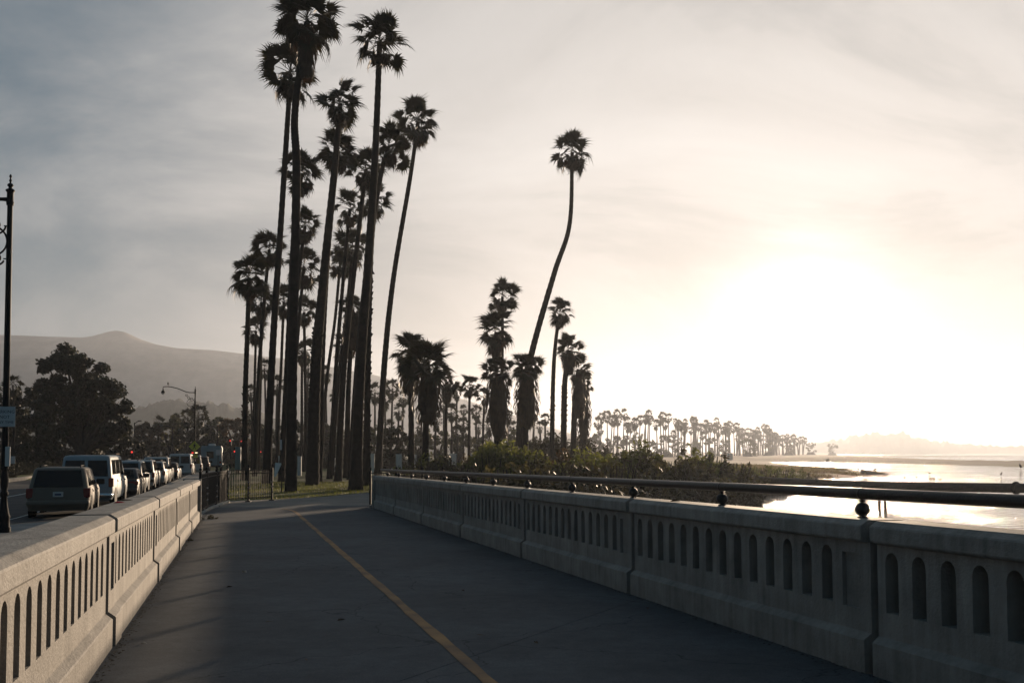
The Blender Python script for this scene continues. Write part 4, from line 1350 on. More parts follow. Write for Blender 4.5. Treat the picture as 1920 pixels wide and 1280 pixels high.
tree('broad_tree', 'pale thin crowned tree right of the far lamp post', 190, 402, [(395, 798, 17), (410, 792, 15), (420, 806, 15), (403, 822, 20), (425, 830, 16)], M['leafmid'], 0.36, 0.8, GT)
tree('broad_tree', 'dark tree left of the grove above the traffic lights', 175, 440, [(428, 800, 17), (445, 796, 15), (458, 806, 15), (436, 825, 20), (456, 832, 20)], M['leafrust'], 0.36, 1.0, GT)
tree('broad_tree', 'dark tree behind the first trunks of the grove', 150, 488, [(474, 800, 20), (498, 808, 22), (482, 830, 24), (510, 835, 22)], M['leafdark'], 0.34, 1.0, GT)
tree('broad_tree', 'dark tree behind the tallest palm trunk', 150, 540, [(528, 815, 22), (552, 810, 22), (538, 838, 22), (566, 838, 20)], M['leafdark'], 0.34, 1.0, GT)
tree('broad_tree', 'dark tree behind the middle of the grove', 150, 605, [(588, 812, 22), (612, 806, 20), (630, 820, 22), (602, 838, 22), (640, 842, 18)], M['leafdark'], 0.34, 1.0, GT)
tree('broad_tree', 'dark round tree right of the slim leaning palm foot', 96, 738, [(725, 822, 20), (748, 818, 20), (735, 842, 22), (757, 842, 16)], M['leafdark'], 0.24, 1.0, GT)
for i, (px, py, r_, d, lb) in enumerate([(258, 862, 20, 190, 'dark low tree behind the parked line, under the leftmost red light'), (300, 856, 22, 205, 'dark low tree left of the slim pale headed pole'), (338, 852, 22, 210, 'dark low tree behind the white van beyond the crossing'), (378, 856, 22, 205, 'dark low tree behind the motor home'), (415, 850, 24, 210, 'dark low tree right of the motor home'), (450, 856, 22, 200, 'dark low tree behind the upper red lights'), (30, 872, 24, 125, 'dark low tree by the far kerb at the left edge'), (130, 862, 26, 135, 'dark low tree in the shade under the big domed tree'), (190, 868, 22, 135, 'dark low tree behind the stone pier'), (495, 862, 20, 180, 'dark low tree behind the left grove trunks'), (575, 860, 20, 180, 'dark low tree right behind the tallest trunk'), (645, 860, 20, 180, 'dark low tree left behind the flared palm')]):
    tree('low_tree', lb, d, px, [(px - r_ * 0.9, py, r_), (px + r_ * 0.9, py - 3, r_), (px, py - r_ * 0.9, r_), (px - r_ * 0.2, py + r_ * 0.2, r_ * 1.1)], M['leafdark'], 0.42, 1.0, GT)
GH = 'low dim trees behind the shrubs'
for i, (px, py, r_, d, where) in enumerate([(690, 815, 20, 140, 'behind the flared palm'), (785, 822, 20, 150, 'behind the broad palms'), (822, 826, 18, 150, 'right of the round skirted palm'), (862, 828, 18, 140, 'left of the slim clear standing palm'), (898, 830, 16, 150, 'left of the long skirted palm'), (955, 826, 18, 150, 'right of the long skirted palm'), (1010, 835, 14, 180, 'right of the lone leaning trunk')]):
    tree('low_tree', 'low dim tree ' + where, d, px, [(px - r_ * 0.6, py, r_), (px + r_ * 0.6, py - 4, r_), (px, py + r_ * 0.8, r_ * 1.1)], M['leafmid'], 0.3, 0.8, GH)
# hedge line across the road
GR = 'hedge plants along the far kerb'
for i in range(9):
    px = -10 + i * 32
    d = 78 + i * 9
    shrub(px, 868 - i * 1.2, d, 'dark', '%s dark hedge bush along the far kerb counted from the left' % ords[min(i, 7)] if i < 8 else 'last dark hedge bush along the far kerb before the crossing', 1.6, 'hedge_bush')
names_ = ['behind the leftmost grove trunk', 'left behind the tallest trunk', 'right behind the tallest trunk', 'behind the thick based palm', 'between the thick based palm and the thin trunks', 'behind the thin grove trunks', 'left behind the flared palm', 'right behind the flared palm', 'behind the slim leaning palm']
for i, lb in enumerate(names_):
    shrub(470 + i * 31, 850 - (i % 3) * 4, 120 + (i % 2) * 12, 'dark', 'dark hedge bush ' + lb, 1.5, 'hedge_bush')
# clumps of trees under the far palm row
GF = 'hazy round trees under the far palm row'
for i, (px, py, r_, d) in enumerate([(1112, 822, 16, 420), (1138, 832, 14, 480), (1168, 826, 15, 500), (1196, 822, 12, 520), (1222, 833, 12, 540), (1250, 826, 14, 560), (1276, 832, 12, 580), (1305, 836, 11, 620), (1332, 828, 11, 640), (1360, 832, 11, 660), (1402, 830, 14, 640), (1440, 834, 10, 800), (1478, 836, 9, 900), (1520, 836, 8, 1100), (1560, 838, 8, 1300)]):
    tree('hazy_tree', 'hazy round tree under the far palm row, %s from the left' % (ords + ['ninth', 'tenth', 'eleventh', 'twelfth', 'thirteenth', 'fourteenth', 'last'])[i], d, px, [(px - r_ * 0.6, py, r_ * 0.8), (px + r_ * 0.6, py, r_ * 0.8), (px, py - r_ * 0.3, r_ * 0.8), (px, py + r_ * 0.9, r_ * 1.2)], M['leafmid'], 0.9, 0.5, GF, False)
# small palms across the road
GP = 'small palms across the road'
for px, cy, d, r, lb in [(372, 778, 175, 24, 'palm behind the far lamp post, standing over the trees'), (352, 782, 180, 20, 'palm just left of the far lamp post'), (298, 795, 185, 18, 'palm with dark crown left of the brownish tree'), (330, 790, 200, 18, 'palm rising behind the brownish tree'), (24, 722, 120, 26, 'palm with arching leaves at the left edge behind the near lamp post'), (462, 782, 190, 14, 'small palm just left of the grove')]:
    far_palm(px, cy, d, r, lb, GP, 0, 5)

# ------------------------------------------------------------------ vehicles
def paint(name, c, rough=0.35):
    return mat(name, c, rough + 0.12, var=0.06, scale=3, coat=0.08, spec=0.35)


PAINT = {'tan': paint('tan_paint', (0.12, 0.10, 0.078), 0.45), 'white': paint('white_car_paint', (0.42, 0.42, 0.41)), 'silver': paint('silver_paint', (0.38, 0.38, 0.37)),
         'black': paint('black_paint', (0.012, 0.012, 0.014)), 'dark': paint('charcoal_paint', (0.03, 0.032, 0.034)), 'pale': paint('pale_blue_white_paint', (0.24, 0.29, 0.32)), 'red': paint('dark_red_paint', (0.14, 0.012, 0.012))}


def ring(x0, x1, w, z, r, n=5):
    """rounded rectangle in plan, counter-clockwise, x0 = rear, x1 = front"""
    r = min(r, w * 0.95, (x1 - x0) * 0.45)
    out = []
    for cx, cy, a0 in ((x1 - r, w - r, 0), (x0 + r, w - r, 90), (x0 + r, -w + r, 180), (x1 - r, -w + r, 270)):
        for k in range(n):
            a = R(a0 + 90.0 * k / (n - 1))
            out.append((cx + r * math.cos(a), cy + r * math.sin(a), z))
    return out


def loft(levels, n=5):
    mb = MB()
    vs = []; fs = []
    m = 4 * n
    for lv in levels:
        vs += ring(*lv, n=n)
    for i in range(len(levels) - 1):
        for k in range(m):
            j = (k + 1) % m
            fs.append((i * m + k, i * m + j, i * m + m + j, i * m + m + k))
    q0 = len(vs); vs += vs[:m] + vs[(len(levels) - 1) * m:]
    fs.append(tuple(range(q0 + m - 1, q0 - 1, -1))); fs.append(tuple(range(q0 + m, q0 + 2 * m)))
    return mb.add(vs, fs)


TYRE = MB(); TYRE.M = Matrix.Rotation(math.pi / 2, 4, 'X')
TYRE.lathe([(0.20, -0.10), (0.30, -0.105), (0.325, -0.085), (0.335, -0.05), (0.335, 0.05), (0.325, 0.085), (0.30, 0.105), (0.20, 0.10)], 24)
TYRE = TYRE.mesh('tyre', M['rubber'], True)
RIM = MB(); RIM.M = Matrix.Rotation(math.pi / 2, 4, 'X')
RIM.lathe([(0.205, -0.085), (0.19, -0.088), (0.17, -0.055), (0.06, -0.05), (0.05, -0.075), (0.0, -0.078)], 20)
for k in range(5):
    RIM.M = Matrix.Rotation(math.pi / 2, 4, 'X') @ Matrix.Rotation(k * 1.2566, 4, 'Z')
    RIM.box((0.05, -0.025, -0.086), (0.195, 0.025, -0.052))
RIM = RIM.mesh('rim', M['alloy'])


def lerp(a, b, t): return a + (b - a) * t


def car(name, label, cat, body_mat, u, w, spec, group='vehicles parked along the kerb', yaw=0.0, zoff=0.0):
    """spec: L, W, belt z, roof z, rear/front x of the body and the cabin at belt and roof. x forward, y left"""
    Ln, Wd = spec['L'], spec['W'] / 2
    zb, zr = spec['belt'], spec['roof']
    g0 = spec.get('clear', 0.22)
    root = empty(name, B(u, w, -0.241 + zoff), BA + math.pi / 2 + yaw)
    tag(root, label, cat, group)
    x0, x1 = 0.0, Ln
    hood = spec.get('hood', zb)
    tilt = spec.get('tail_tilt', 0.04)
    nose = spec.get('nose', 0.12)
    # lower body
    lv = [(x0 + 0.06, x1 - 0.10, Wd * 0.93, g0, 0.16), (x0 + 0.0, x1 - 0.03, Wd * 0.985, g0 + 0.14, 0.2), (x0 - 0.01, x1, Wd, g0 + 0.36, 0.2), (x0 + tilt * 0.5, x1 - 0.02, Wd * 0.995, lerp(g0 + 0.36, zb, 0.6), 0.2), (x0 + tilt, x1 - nose, Wd * 0.965, zb, 0.22)]
    loft(lv).build('body', body_mat, root, True)
    # cabin
    cr0, cr1, cf0, cf1 = spec['cab']         # rear at belt, rear at roof, front at belt, front at roof
    wb_, wr_ = Wd * 0.955, Wd * spec.get('tumble', 0.80)
    lv = [(cr0, cf0, wb_, zb - 0.02, 0.2), (lerp(cr0, cr1, 0.5), lerp(cf0, cf1, 0.5), lerp(wb_, wr_, 0.45), lerp(zb, zr, 0.5), 0.2), (lerp(cr0, cr1, 0.88), lerp(cf0, cf1, 0.88), lerp(wb_, wr_, 0.90), lerp(zb, zr, 0.90), 0.22), (cr1 + 0.05, cf1 - 0.06, wr_ * 0.94, zr - 0.02, 0.22), (cr1 + 0.2, cf1 - 0.2, wr_ * 0.75, zr, 0.2)]
    loft(lv).build('cabin', body_mat, root, True)

    def cabx(t, front): return (lerp(cf0, cf1, t) if front else lerp(cr0, cr1, t))
    def cabw(t): return lerp(wb_, wr_, t * 0.98 if t < 0.9 else t)
    # glass: panels set a few millimetres proud
    e = 0.012

    def side_pane(xa, xb, t0, t1, s, slant_a=0.0, slant_b=0.0):
        mb = MB()
        P = []
        for xx, t, sl in ((xa, t0, 0), (xb, t0, 0), (xb + slant_b, t1, 0), (xa + slant_a, t1, 0)):
            z = lerp(zb, zr, t); P.append((xx, s * (lerp(wb_, wr_, t) + e), z))
        Q = [(x, y - s * 0.02, z) for x, y, z in P]
        mb.add(P + Q, [(0, 1, 2, 3), (7, 6, 5, 4), (0, 4, 5, 1), (1, 5, 6, 2), (2, 6, 7, 3), (3, 7, 4, 0)])
        return mb.build('side_window', M['glass'], root)
    wins = spec['windows']
    for s in (-1, 1):
        for (xa, xb, t0, t1, sa, sb) in wins:
            side_pane(xa, xb, t0, t1, s, sa, sb)
    rw = spec.get('rear_window')
    if rw:
        for (ya, yb_, t0, t1) in rw:
            mb = MB(); P = []
            for yy, t in ((ya, t0), (yb_, t0), (yb_, t1), (ya, t1)):
                wmax = lerp(wb_, wr_, t)
                P.append((lerp(cr0, cr1, t) - 0.014, yy * wmax, lerp(zb, zr, t)))
            Q = [(x + 0.03, y, z) for x, y, z in P]
            mb.add(P + Q, [(0, 1, 2, 3), (7, 6, 5, 4), (0, 4, 5, 1), (1, 5, 6, 2), (2, 6, 7, 3), (3, 7, 4, 0)]).build('rear_window', M['glass'], root)
    mb = MB(); P = []
    for yy, t in ((-0.85, 0.08), (0.85, 0.08), (0.80, 0.88), (-0.80, 0.88)):
        P.append((lerp(cf0, cf1, t) + 0.012, yy * lerp(wb_, wr_, t), lerp(zb, zr, t)))
    Q = [(x - 0.03, y, z) for x, y, z in P]
    mb.add(P + Q, [(3, 2, 1, 0), (4, 5, 6, 7), (0, 4, 5, 1), (1, 5, 6, 2), (2, 6, 7, 3), (3, 7, 4, 0)]).build('windscreen', M['glass'], root)
    # bumper, tail lamps, plate
    bz = spec.get('bumper', 0.48)
    bm = M['blackplastic'] if spec.get('black_bumper') else (M['chrome'] if spec.get('chrome_bumper') else body_mat)
    lb = MB()
    loftb = [(-0.09, 0.25, Wd * 0.985, bz - 0.10, 0.14), (-0.11, 0.25, Wd * 1.0, bz - 0.05, 0.15), (-0.11, 0.25, Wd * 1.0, bz + 0.04, 0.15), (-0.06, 0.25, Wd * 0.97, bz + 0.07, 0.14)]
    loft(loftb).build('rear_bumper', bm, root, True)
    for s in (-1, 1):
        z0_, z1_, wi = spec['lamp']
        mb = MB()
        xr = tilt * 0.7 - 0.025
        y1 = s * (Wd + 0.004); y0 = s * (Wd - wi)
        mb.bbox((xr, min(y0, y1), z0_), (xr + 0.30, max(y0, y1), z1_), 0.02)
        mb.build('tail_lamp', M['taillight'], root)
        # wheels
        for xw in (spec['axles']):
            wr = spec.get('wheel', 0.335) / 0.335
            t_ = link('wheel', TYRE, root, (xw, s * (Wd - 0.10), 0.335 * wr), (0, 0, 0 if s > 0 else math.pi), (wr, 1, wr))
            link('rim', RIM, t_)
            ar = MB(); ar.M = Matrix.Translation((xw, s * (Wd - 0.06), 0.335 * wr)) @ Matrix.Rotation(math.pi / 2, 4, 'X')
            ar.lathe([(0.385 * wr, -0.066), (0.385 * wr, 0.066)], 20)
            ar.build('wheel_arch', M['blackplastic'], root)
        # door seams, handle, mirror
        for xs in spec.get('doors', ()):
            MB().box((xs - 0.006, min(s * (Wd + 0.003), s * (Wd - 0.02)), g0 + 0.18), (xs + 0.006, max(s * (Wd + 0.003), s * (Wd - 0.02)), zb - 0.06)).build('door_seam', M['blackplastic'], root)
            MB().bbox((xs + 0.06, min(s * (Wd + 0.03), s * Wd * 0.98), zb - 0.16), (xs + 0.24, max(s * (Wd + 0.03), s * Wd * 0.98), zb - 0.12), 0.008).build('door_handle', body_mat if not spec.get('black_bumper') else M['blackplastic'], root)
        mx = cf0 - 0.45
        mb = MB(); mb.bbox((mx, min(s * (Wd * 0.95), s * (Wd + 0.24)), zb + 0.02), (mx + 0.12, max(s * (Wd * 0.95), s * (Wd + 0.24)), zb + 0.22), 0.03)
        mb.build('mirror', M['blackplastic'], root)
        if spec.get('rack'):
            zt = zr + 0.05
            MB().tube([(cr1 + 0.25, s * wr_ * 0.8, zr - 0.01), (cr1 + 0.3, s * wr_ * 0.8, zt), (cf1 - 0.5, s * wr_ * 0.8, zt), (cf1 - 0.45, s * wr_ * 0.8, zr - 0.01)], 0.018, 6).build('roof_rail', M['blackplastic'], root)
        MB().bbox((Ln - 0.16, min(s * (Wd - 0.45), s * (Wd - 0.06)), hood * 0.62), (Ln + 0.004, max(s * (Wd - 0.45), s * (Wd - 0.06)), hood * 0.62 + 0.16), 0.02).build('headlamp', M['chrome'], root)
    pz = spec.get('plate', 0.8)
    xr = tilt * 0.4 - 0.03
    py_ = spec.get('plate_y', 0.0)
    pl = MB().bbox((xr - 0.012, py_ - 0.155, pz - 0.08), (xr + 0.06, py_ + 0.155, pz + 0.08), 0.006).build('number_plate', M['plate'], root)
    MB().box((xr - 0.0145, py_ - 0.10, pz - 0.035), (xr - 0.011, py_ + 0.10, pz + 0.03)).build('plate_print', M['plateink'], pl)
    return root


MINIVAN = dict(L=4.85, W=1.92, belt=0.98, roof=1.66, clear=0.24, cab=(0.06, 0.42, 3.95, 2.85), tail_tilt=0.05, nose=0.35, tumble=0.80, windows=[(0.42, 1.30, 0.08, 0.86, 0.22, 0.0), (1.40, 2.35, 0.08, 0.88, 0.0, 0.0), (2.45, 3.35, 0.08, 0.88, 0.0, -0.42)],
               rear_window=[(-0.84, 0.84, 0.05, 0.86)], bumper=0.52, lamp=(0.66, 0.98, 0.20), axles=(0.95, 3.95), doors=(1.34, 2.40, 3.45), plate=0.78, rack=True, wheel=0.335)
VAN = dict(L=5.6, W=2.0, belt=1.14, roof=2.06, clear=0.30, cab=(0.03, 0.12, 4.75, 4.05), tail_tilt=0.02, nose=0.35, tumble=0.86, windows=[(0.35, 1.55, 0.16, 0.80, 0.03, 0.0), (1.68, 2.9, 0.16, 0.80, 0.0, 0.0), (3.05, 4.1, 0.10, 0.80, 0.0, -0.25)],
           rear_window=[(-0.86, -0.07, 0.10, 0.78), (0.07, 0.86, 0.10, 0.78)], bumper=0.5, chrome_bumper=True, lamp=(0.80, 1.16, 0.16), axles=(1.05, 4.5), doors=(1.62, 2.98, 4.2), plate=0.62, wheel=0.36)
SEDAN = dict(L=4.7, W=1.8, belt=0.92, roof=1.42, clear=0.2, cab=(0.75, 1.25, 3.6, 2.75), tail_tilt=0.1, nose=0.3, tumble=0.76, windows=[(1.15, 1.95, 0.08, 0.84, 0.30, 0.0), (2.05, 3.05, 0.08, 0.86, 0.0, -0.35)], rear_window=[(-0.8, 0.8, 0.08, 0.85)],
             bumper=0.46, lamp=(0.66, 0.84, 0.42), axles=(0.95, 3.75), doors=(2.0, 3.1), plate=0.72)
SUV = dict(L=4.7, W=1.86, belt=1.05, roof=1.74, clear=0.27, cab=(0.05, 0.26, 3.55, 2.75), tail_tilt=0.04, nose=0.2, tumble=0.83, windows=[(0.42, 1.2, 0.08, 0.84, 0.12, 0.0), (1.3, 2.15, 0.08, 0.86, 0.0, 0.0), (2.25, 3.1, 0.08, 0.86, 0.0, -0.34)], rear_window=[(-0.86, 0.86, 0.04, 0.84)],
           bumper=0.55, lamp=(0.72, 1.0, 0.16), axles=(0.95, 3.75), doors=(1.25, 2.2, 3.2), plate=0.84, rack=True, wheel=0.36)
car('parked_minivan', 'dark tan minivan, nearest of the parked vehicles', 'minivan', PAINT['tan'], 35.6, -5.75, MINIVAN, yaw=0.06)
car('parked_van', 'tall pale passenger van with two rear windows behind the minivan', 'van', PAINT['pale'], 42.4, -5.85, VAN)
car('parked_car', 'dark sedan half hidden in front of the tall pale van', 'car', PAINT['dark'], 49.2, -5.45, SEDAN)
car('parked_car', 'white sport utility car with black rear window after the dark sedan', 'car', PAINT['pale'], 54.6, -5.75, SUV)
car('parked_car', 'white boxy car with roof rails, second white one after the sedan', 'car', PAINT['white'], 61.4, -5.7, dict(SUV, black_bumper=True))
car('parked_car', 'silver low car between two white cars far along the kerb', 'car', PAINT['silver'], 67.0, -5.5, dict(SUV, roof=1.6))
car('parked_car', 'white high car at the far end of the near parked line', 'car', PAINT['white'], 73.0, -5.6, dict(SUV, roof=1.85))
car('parked_car', 'small dark car last of the near parked line', 'car', PAINT['black'], 79.5, -5.4, SEDAN)
car('parked_van', 'white van with two rear windows standing beyond the crossing', 'van', PAINT['white'], 91.0, -5.0, dict(VAN, chrome_bumper=False, L=5.2))
car('parked_car', 'dark red car partly hidden left of the white van beyond the crossing', 'car', PAINT['red'], 90.0, -7.4, SEDAN)
car('parked_car', 'high silver car in front of the white van beyond the crossing', 'car', PAINT['silver'], 102.0, -4.5, dict(SUV, roof=1.9))
car('parked_car', 'dark car just right of the silver one beyond the crossing', 'car', PAINT['black'], 109.0, -4.0, SUV)
# motor home far down the road
rv = empty('motor_home', B(122, -3.2, -0.24), BA + math.pi / 2); tag(rv, 'pale blue motor home with roof unit beyond the white van', 'motor home')
mteal = paint('motor_home_paint', (0.12, 0.19, 0.21))
loft([(0.0, 7.2, 1.15, 0.5, 0.15), (0.0, 7.3, 1.2, 1.2, 0.15), (0.05, 7.2, 1.2, 2.7, 0.15), (0.2, 6.9, 1.1, 2.95, 0.2)]).build('body', mteal, rv, True)
MB().bbox((-0.02, -0.25, 1.5), (0.08, 0.55, 2.3), 0.02).build('rear_window', M['glass'], rv)
MB().bbox((1.0, -1.23, 1.5), (2.4, -1.17, 2.2), 0.02).build('side_window', M['glass'], rv)
MB().bbox((3.2, -1.23, 1.5), (4.6, -1.17, 2.2), 0.02).build('side_window', M['glass'], rv)
MB().bbox((1.6, -0.4, 2.93), (2.6, 0.4, 3.22), 0.06).build('roof_unit', M['white'], rv)
MB().bbox((-0.15, -1.1, 0.45), (0.06, 1.1, 0.68), 0.03).build('rear_bumper', M['blackplastic'], rv)
for s in (-1, 1):
    MB().bbox((-0.02, min(s * 0.9, s * 1.12), 0.9), (0.06, max(s * 0.9, s * 1.12), 1.15), 0.02).build('tail_lamp', M['taillight'], rv)
    for xw in (1.6, 5.6):
        t_ = link('wheel', TYRE, rv, (xw, s * 1.05, 0.40), (0, 0, 0 if s < 0 else math.pi), (1.19, 1.2, 1.19)); link('rim', RIM, t_)

# ------------------------------------------------------------------ street furniture
mred = mat('red_signal', (0.3, 0.01, 0.01), 0.4, emis=(1.0, 0.06, 0.04), estr=0.9)
mwarm = mat('flash_lamp', (0.6, 0.5, 0.3), 0.4, emis=(1.0, 0.85, 0.5), estr=1.0)
myel = mat('sign_yellow', (0.42, 0.45, 0.03), 0.5, var=0.08, scale=6)
no_mis(mred); no_mis(mwarm)
mblk = mat('sign_black', (0.01, 0.01, 0.01), 0.6)
mwht = mat('sign_white', (0.42, 0.44, 0.45), 0.5, var=0.1, scale=6)


def spiral(c, r0, r1, a0, turns, n=26):
    return [(c[0], c[1] + lerp(r0, r1, i / n) * math.cos(a0 + turns * 6.283 * i / n), c[2] + lerp(r0, r1, i / n) * math.sin(a0 + turns * 6.283 * i / n)) for i in range(n + 1)]


def lamp_post(u, w, H, label, lean=0.0, arm=2.9):
    """ornate post; the arm reaches over the road, local +y"""
    root = empty('street_lamp', B(u, w, -0.01), BA + math.pi / 2); root.rotation_euler = (lean, 0, BA + math.pi / 2)
    tag(root, label, 'street lamp', 'ornate street lamps')
    base = [(0.21, 0), (0.21, 0.10), (0.18, 0.13), (0.17, 0.30), (0.19, 0.36), (0.16, 0.40), (0.13, 0.52), (0.10, 0.68), (0.085, 0.80), (0.12, 0.84), (0.12, 0.90), (0.085, 0.94), (0.11, 1.05), (0.125, 1.18), (0.10, 1.32), (0.085, 1.40), (0.115, 1.43), (0.115, 1.48), (0.08, 1.52)]
    base = [(r_ * 0.74, z_) for r_, z_ in base]
    MB().lathe(base, 16).build('base', M['iron'], root, True)
    MB().lathe([(0.078, 1.5), (0.072, 2.4), (0.066, H * 0.6), (0.058, H - 0.45)], 14).build('pole', M['iron'], root, True)
    MB().lathe([(0.075, H - 0.50), (0.085, H - 0.42), (0.072, H - 0.40), (0.072, H - 0.20), (0.105, H - 0.16), (0.09, H - 0.13), (0.05, H - 0.11), (0.035, H - 0.08), (0.07, H - 0.04), (0.055, H), (0.02, H + 0.02), (0.02, H + 0.05), (0.034, H + 0.08), (0.02, H + 0.11), (0.015, H + 0.14), (0.032, H + 0.17), (0.02, H + 0.21), (0.004, H + 0.23)], 14).build('finial', M['iron'], root, True)
    z = H - 0.36
    a = MB()
    a.tube(smooth_path([(0, 0, z), (0, 0.7, z + 0.02), (0, 1.6, z + 0.36), (0, arm - 0.5, z + 0.52), (0, arm, z + 0.50)], 16), [0.055] + [0.042] * 15 + [0.036], 8)
    a.build('arm', M['iron'], root, True)
    for c, r0, r1, a0, tr in (((0, 0.30, H - 0.98), 0.22, 0.06, 3.14, 1.25), ((0, 0.40, H - 1.34), 0.36, 0.34, 1.2, 1.0), ((0, 0.26, H - 1.74), 0.16, 0.05, 3.4, 1.3), ((0, 0.62, H - 0.88), 0.16, 0.05, 0.4, 1.2), ((0, 0.82, H - 0.62), 0.12, 0.04, 2.2, 1.1)):
        MB().tube(spiral(c, r0, r1, a0, tr), 0.022, 6).build('scroll', M['iron'], root, True)
    for zz in (H - 0.98, H - 1.74):
        MB().box((-0.015, 0.0, zz - 0.012), (0.015, 0.12, zz + 0.012)).build('scroll_clip', M['iron'], root)
    hd = MB(); hd.lathe([(0.02, 0.02), (0.03, -0.12), (0.05, -0.16), (0.05, -0.30), (0.10, -0.36), (0.17, -0.46), (0.19, -0.56), (0.19, -0.60)], 14, (0, arm, z + 0.50))
    hd.build('lamp_head', M['iron'], root, True)
    MB().lathe([(0.16, -0.595), (0.15, -0.64), (0.08, -0.69), (0.0, -0.70)], 12, (0, arm, z + 0.50)).build('lamp_glass', M['white'], root, True)
    return root


lp = lamp_post(25.0, -5.17, 8.0, 'near ornate lamp post at the left edge beside the sidewalk', lean=0.0)
lp2 = lamp_post(99.3, -4.15, 8.0, 'far ornate lamp post carrying the yellow crossing sign')

# parking sign, number plates and box on the near post (child parts of the post's own signs)
sg = empty('parking_sign', (0, 0, 0)); sg.parent = None


def text_mesh(body, size, m, name='lettering'):
    cu = bpy.data.curves.new(name, 'FONT'); cu.body = body; cu.size = size; cu.align_x = 'CENTER'; cu.align_y = 'CENTER'; cu.extrude = 0.001; cu.resolution_u = 2
    ob = bpy.data.objects.new(name, cu); col.objects.link(ob)
    dg = bpy.context.evaluated_depsgraph_get()
    me_ = bpy.data.meshes.new_from_object(ob.evaluated_get(dg))
    bpy.data.objects.remove(ob)
    me_.materials.clear(); me_.materials.append(m)
    return me_


base_m = B(25.0, -5.17, -0.01)
yaw = BA                                   # sign faces the camera: -y side looks back along the walkway
sg.location = base_m + Vector((0, 0, 2.62)); sg.rotation_euler = (0, 0, yaw)
tag(sg, 'small white parking sign on the near lamp post', 'sign')
MB().bbox((-0.24, -0.115, -0.22), (0.22, -0.095, 0.24), 0.008).build('plate', mwht, sg)
for tx, zz, sz in (('PARKING', 0.12, 0.10), ('NOT', 0.0, 0.10), ('ANY TIME', -0.12, 0.085)):
    o = link('lettering', text_mesh(tx, sz, mblk), sg, (0.0, -0.1165, zz), (math.pi / 2, 0, 0))
bx = MB().bbox((0.02, -0.10, 1.5), (0.12, -0.02, 1.95), 0.01).build('meter_box', M['plate'], None)
bx.location = base_m; bx.rotation_euler = (0, 0, yaw); tag(bx, 'narrow box strapped to the near lamp post', 'box')

# crossing sign on the far post
cs = empty('crossing_sign', B(99.3, -4.15, -0.01), yaw); tag(cs, 'yellow diamond pedestrian crossing sign on the far lamp post', 'sign')
zc_ = at(357, 837, 96.4).z - cs.location.z
s_ = 0.53
dm = MB(); dm.add([(0, -0.12, zc_ - s_), (s_, -0.12, zc_), (0, -0.12, zc_ + s_), (-s_, -0.12, zc_), (0, -0.10, zc_ - s_), (s_, -0.10, zc_), (0, -0.10, zc_ + s_), (-s_, -0.10, zc_)], [(0, 1, 2, 3), (7, 6, 5, 4), (0, 4, 5, 1), (1, 5, 6, 2), (2, 6, 7, 3), (3, 7, 4, 0)])
dm.build('diamond_plate', myel, cs)
# walking figure pictogram
pg = MB(); pg.M = Matrix.Translation((0, -0.124, zc_))
pg.prism([(0.05 * math.cos(a * 0.5236) + 0.03, 0.05 * math.sin(a * 0.5236) + 0.30) for a in range(12)], -0.002, 0.002)
for poly in ([(-0.05, 0.22), (0.07, 0.22), (0.05, -0.02), (-0.06, -0.02)], [(-0.06, -0.02), (0.02, -0.02), (-0.06, -0.18), (-0.15, -0.30), (-0.19, -0.28), (-0.11, -0.15)], [(-0.01, -0.02), (0.05, -0.02), (0.09, -0.15), (0.13, -0.30), (0.08, -0.30), (0.04, -0.15)], [(0.06, 0.21), (0.15, 0.08), (0.20, 0.02), (0.17, 0.0), (0.11, 0.05), (0.05, 0.14)], [(-0.05, 0.21), (-0.13, 0.10), (-0.17, -0.01), (-0.14, -0.02), (-0.09, 0.07), (-0.03, 0.13)]):
    pg.prism(poly, -0.002, 0.002)
pg.build('pictogram', mblk, cs)
zf = zc_ - 0.58
MB().bbox((-0.32, -0.16, zf - 0.12), (0.32, -0.08, zf + 0.08), 0.01).build('beacon_bar', mblk, cs)
MB().bbox((-0.26, -0.168, zf - 0.06), (-0.08, -0.158, zf + 0.04), 0.004).build('beacon_lamp', mred, cs)
MB().bbox((0.06, -0.168, zf - 0.06), (0.28, -0.158, zf + 0.04), 0.004).build('beacon_lamp', mwarm, cs)
MB().bbox((-0.30, -0.12, zf - 0.46), (0.30, -0.10, zf - 0.16), 0.006).build('arrow_plate', myel, cs)
ar = MB(); ar.M = Matrix.Translation((0, -0.124, zf - 0.31))
ar.prism([(0.16, 0.08), (0.18, 0.05), (-0.08, -0.06), (-0.05, -0.10), (-0.18, -0.08), (-0.12, 0.03), (-0.10, -0.02)], -0.002, 0.002)
ar.build('arrow', mblk, cs)


def bird(loc, rz, s, label, group=None, m=None):
    mb = MB()
    mb.tube([(-0.16, 0, 0.10), (-0.08, 0, 0.12), (0.0, 0, 0.14), (0.07, 0, 0.17), (0.10, 0, 0.22), (0.13, 0, 0.235), (0.16, 0, 0.23)], [0.012, 0.035, 0.055, 0.048, 0.032, 0.034, 0.008], 8)
    mb.tube([(0.0, 0.015, 0.11), (0.005, 0.015, 0.0)], 0.006, 4); mb.tube([(0.0, -0.015, 0.11), (0.005, -0.015, 0.0)], 0.006, 4)
    o = mb.build('bird', m or M['iron'], None, True, loc, (0, 0, rz)); o.scale = (s, s, s)
    tag(o, label, 'bird', group)
    return o


bird(lp2.matrix_basis @ Vector((0, 2.45, 8.0 - 0.36 + 0.52 + 0.03)), 2.0, 1.6, 'dark bird perched on the arm of the far lamp post')


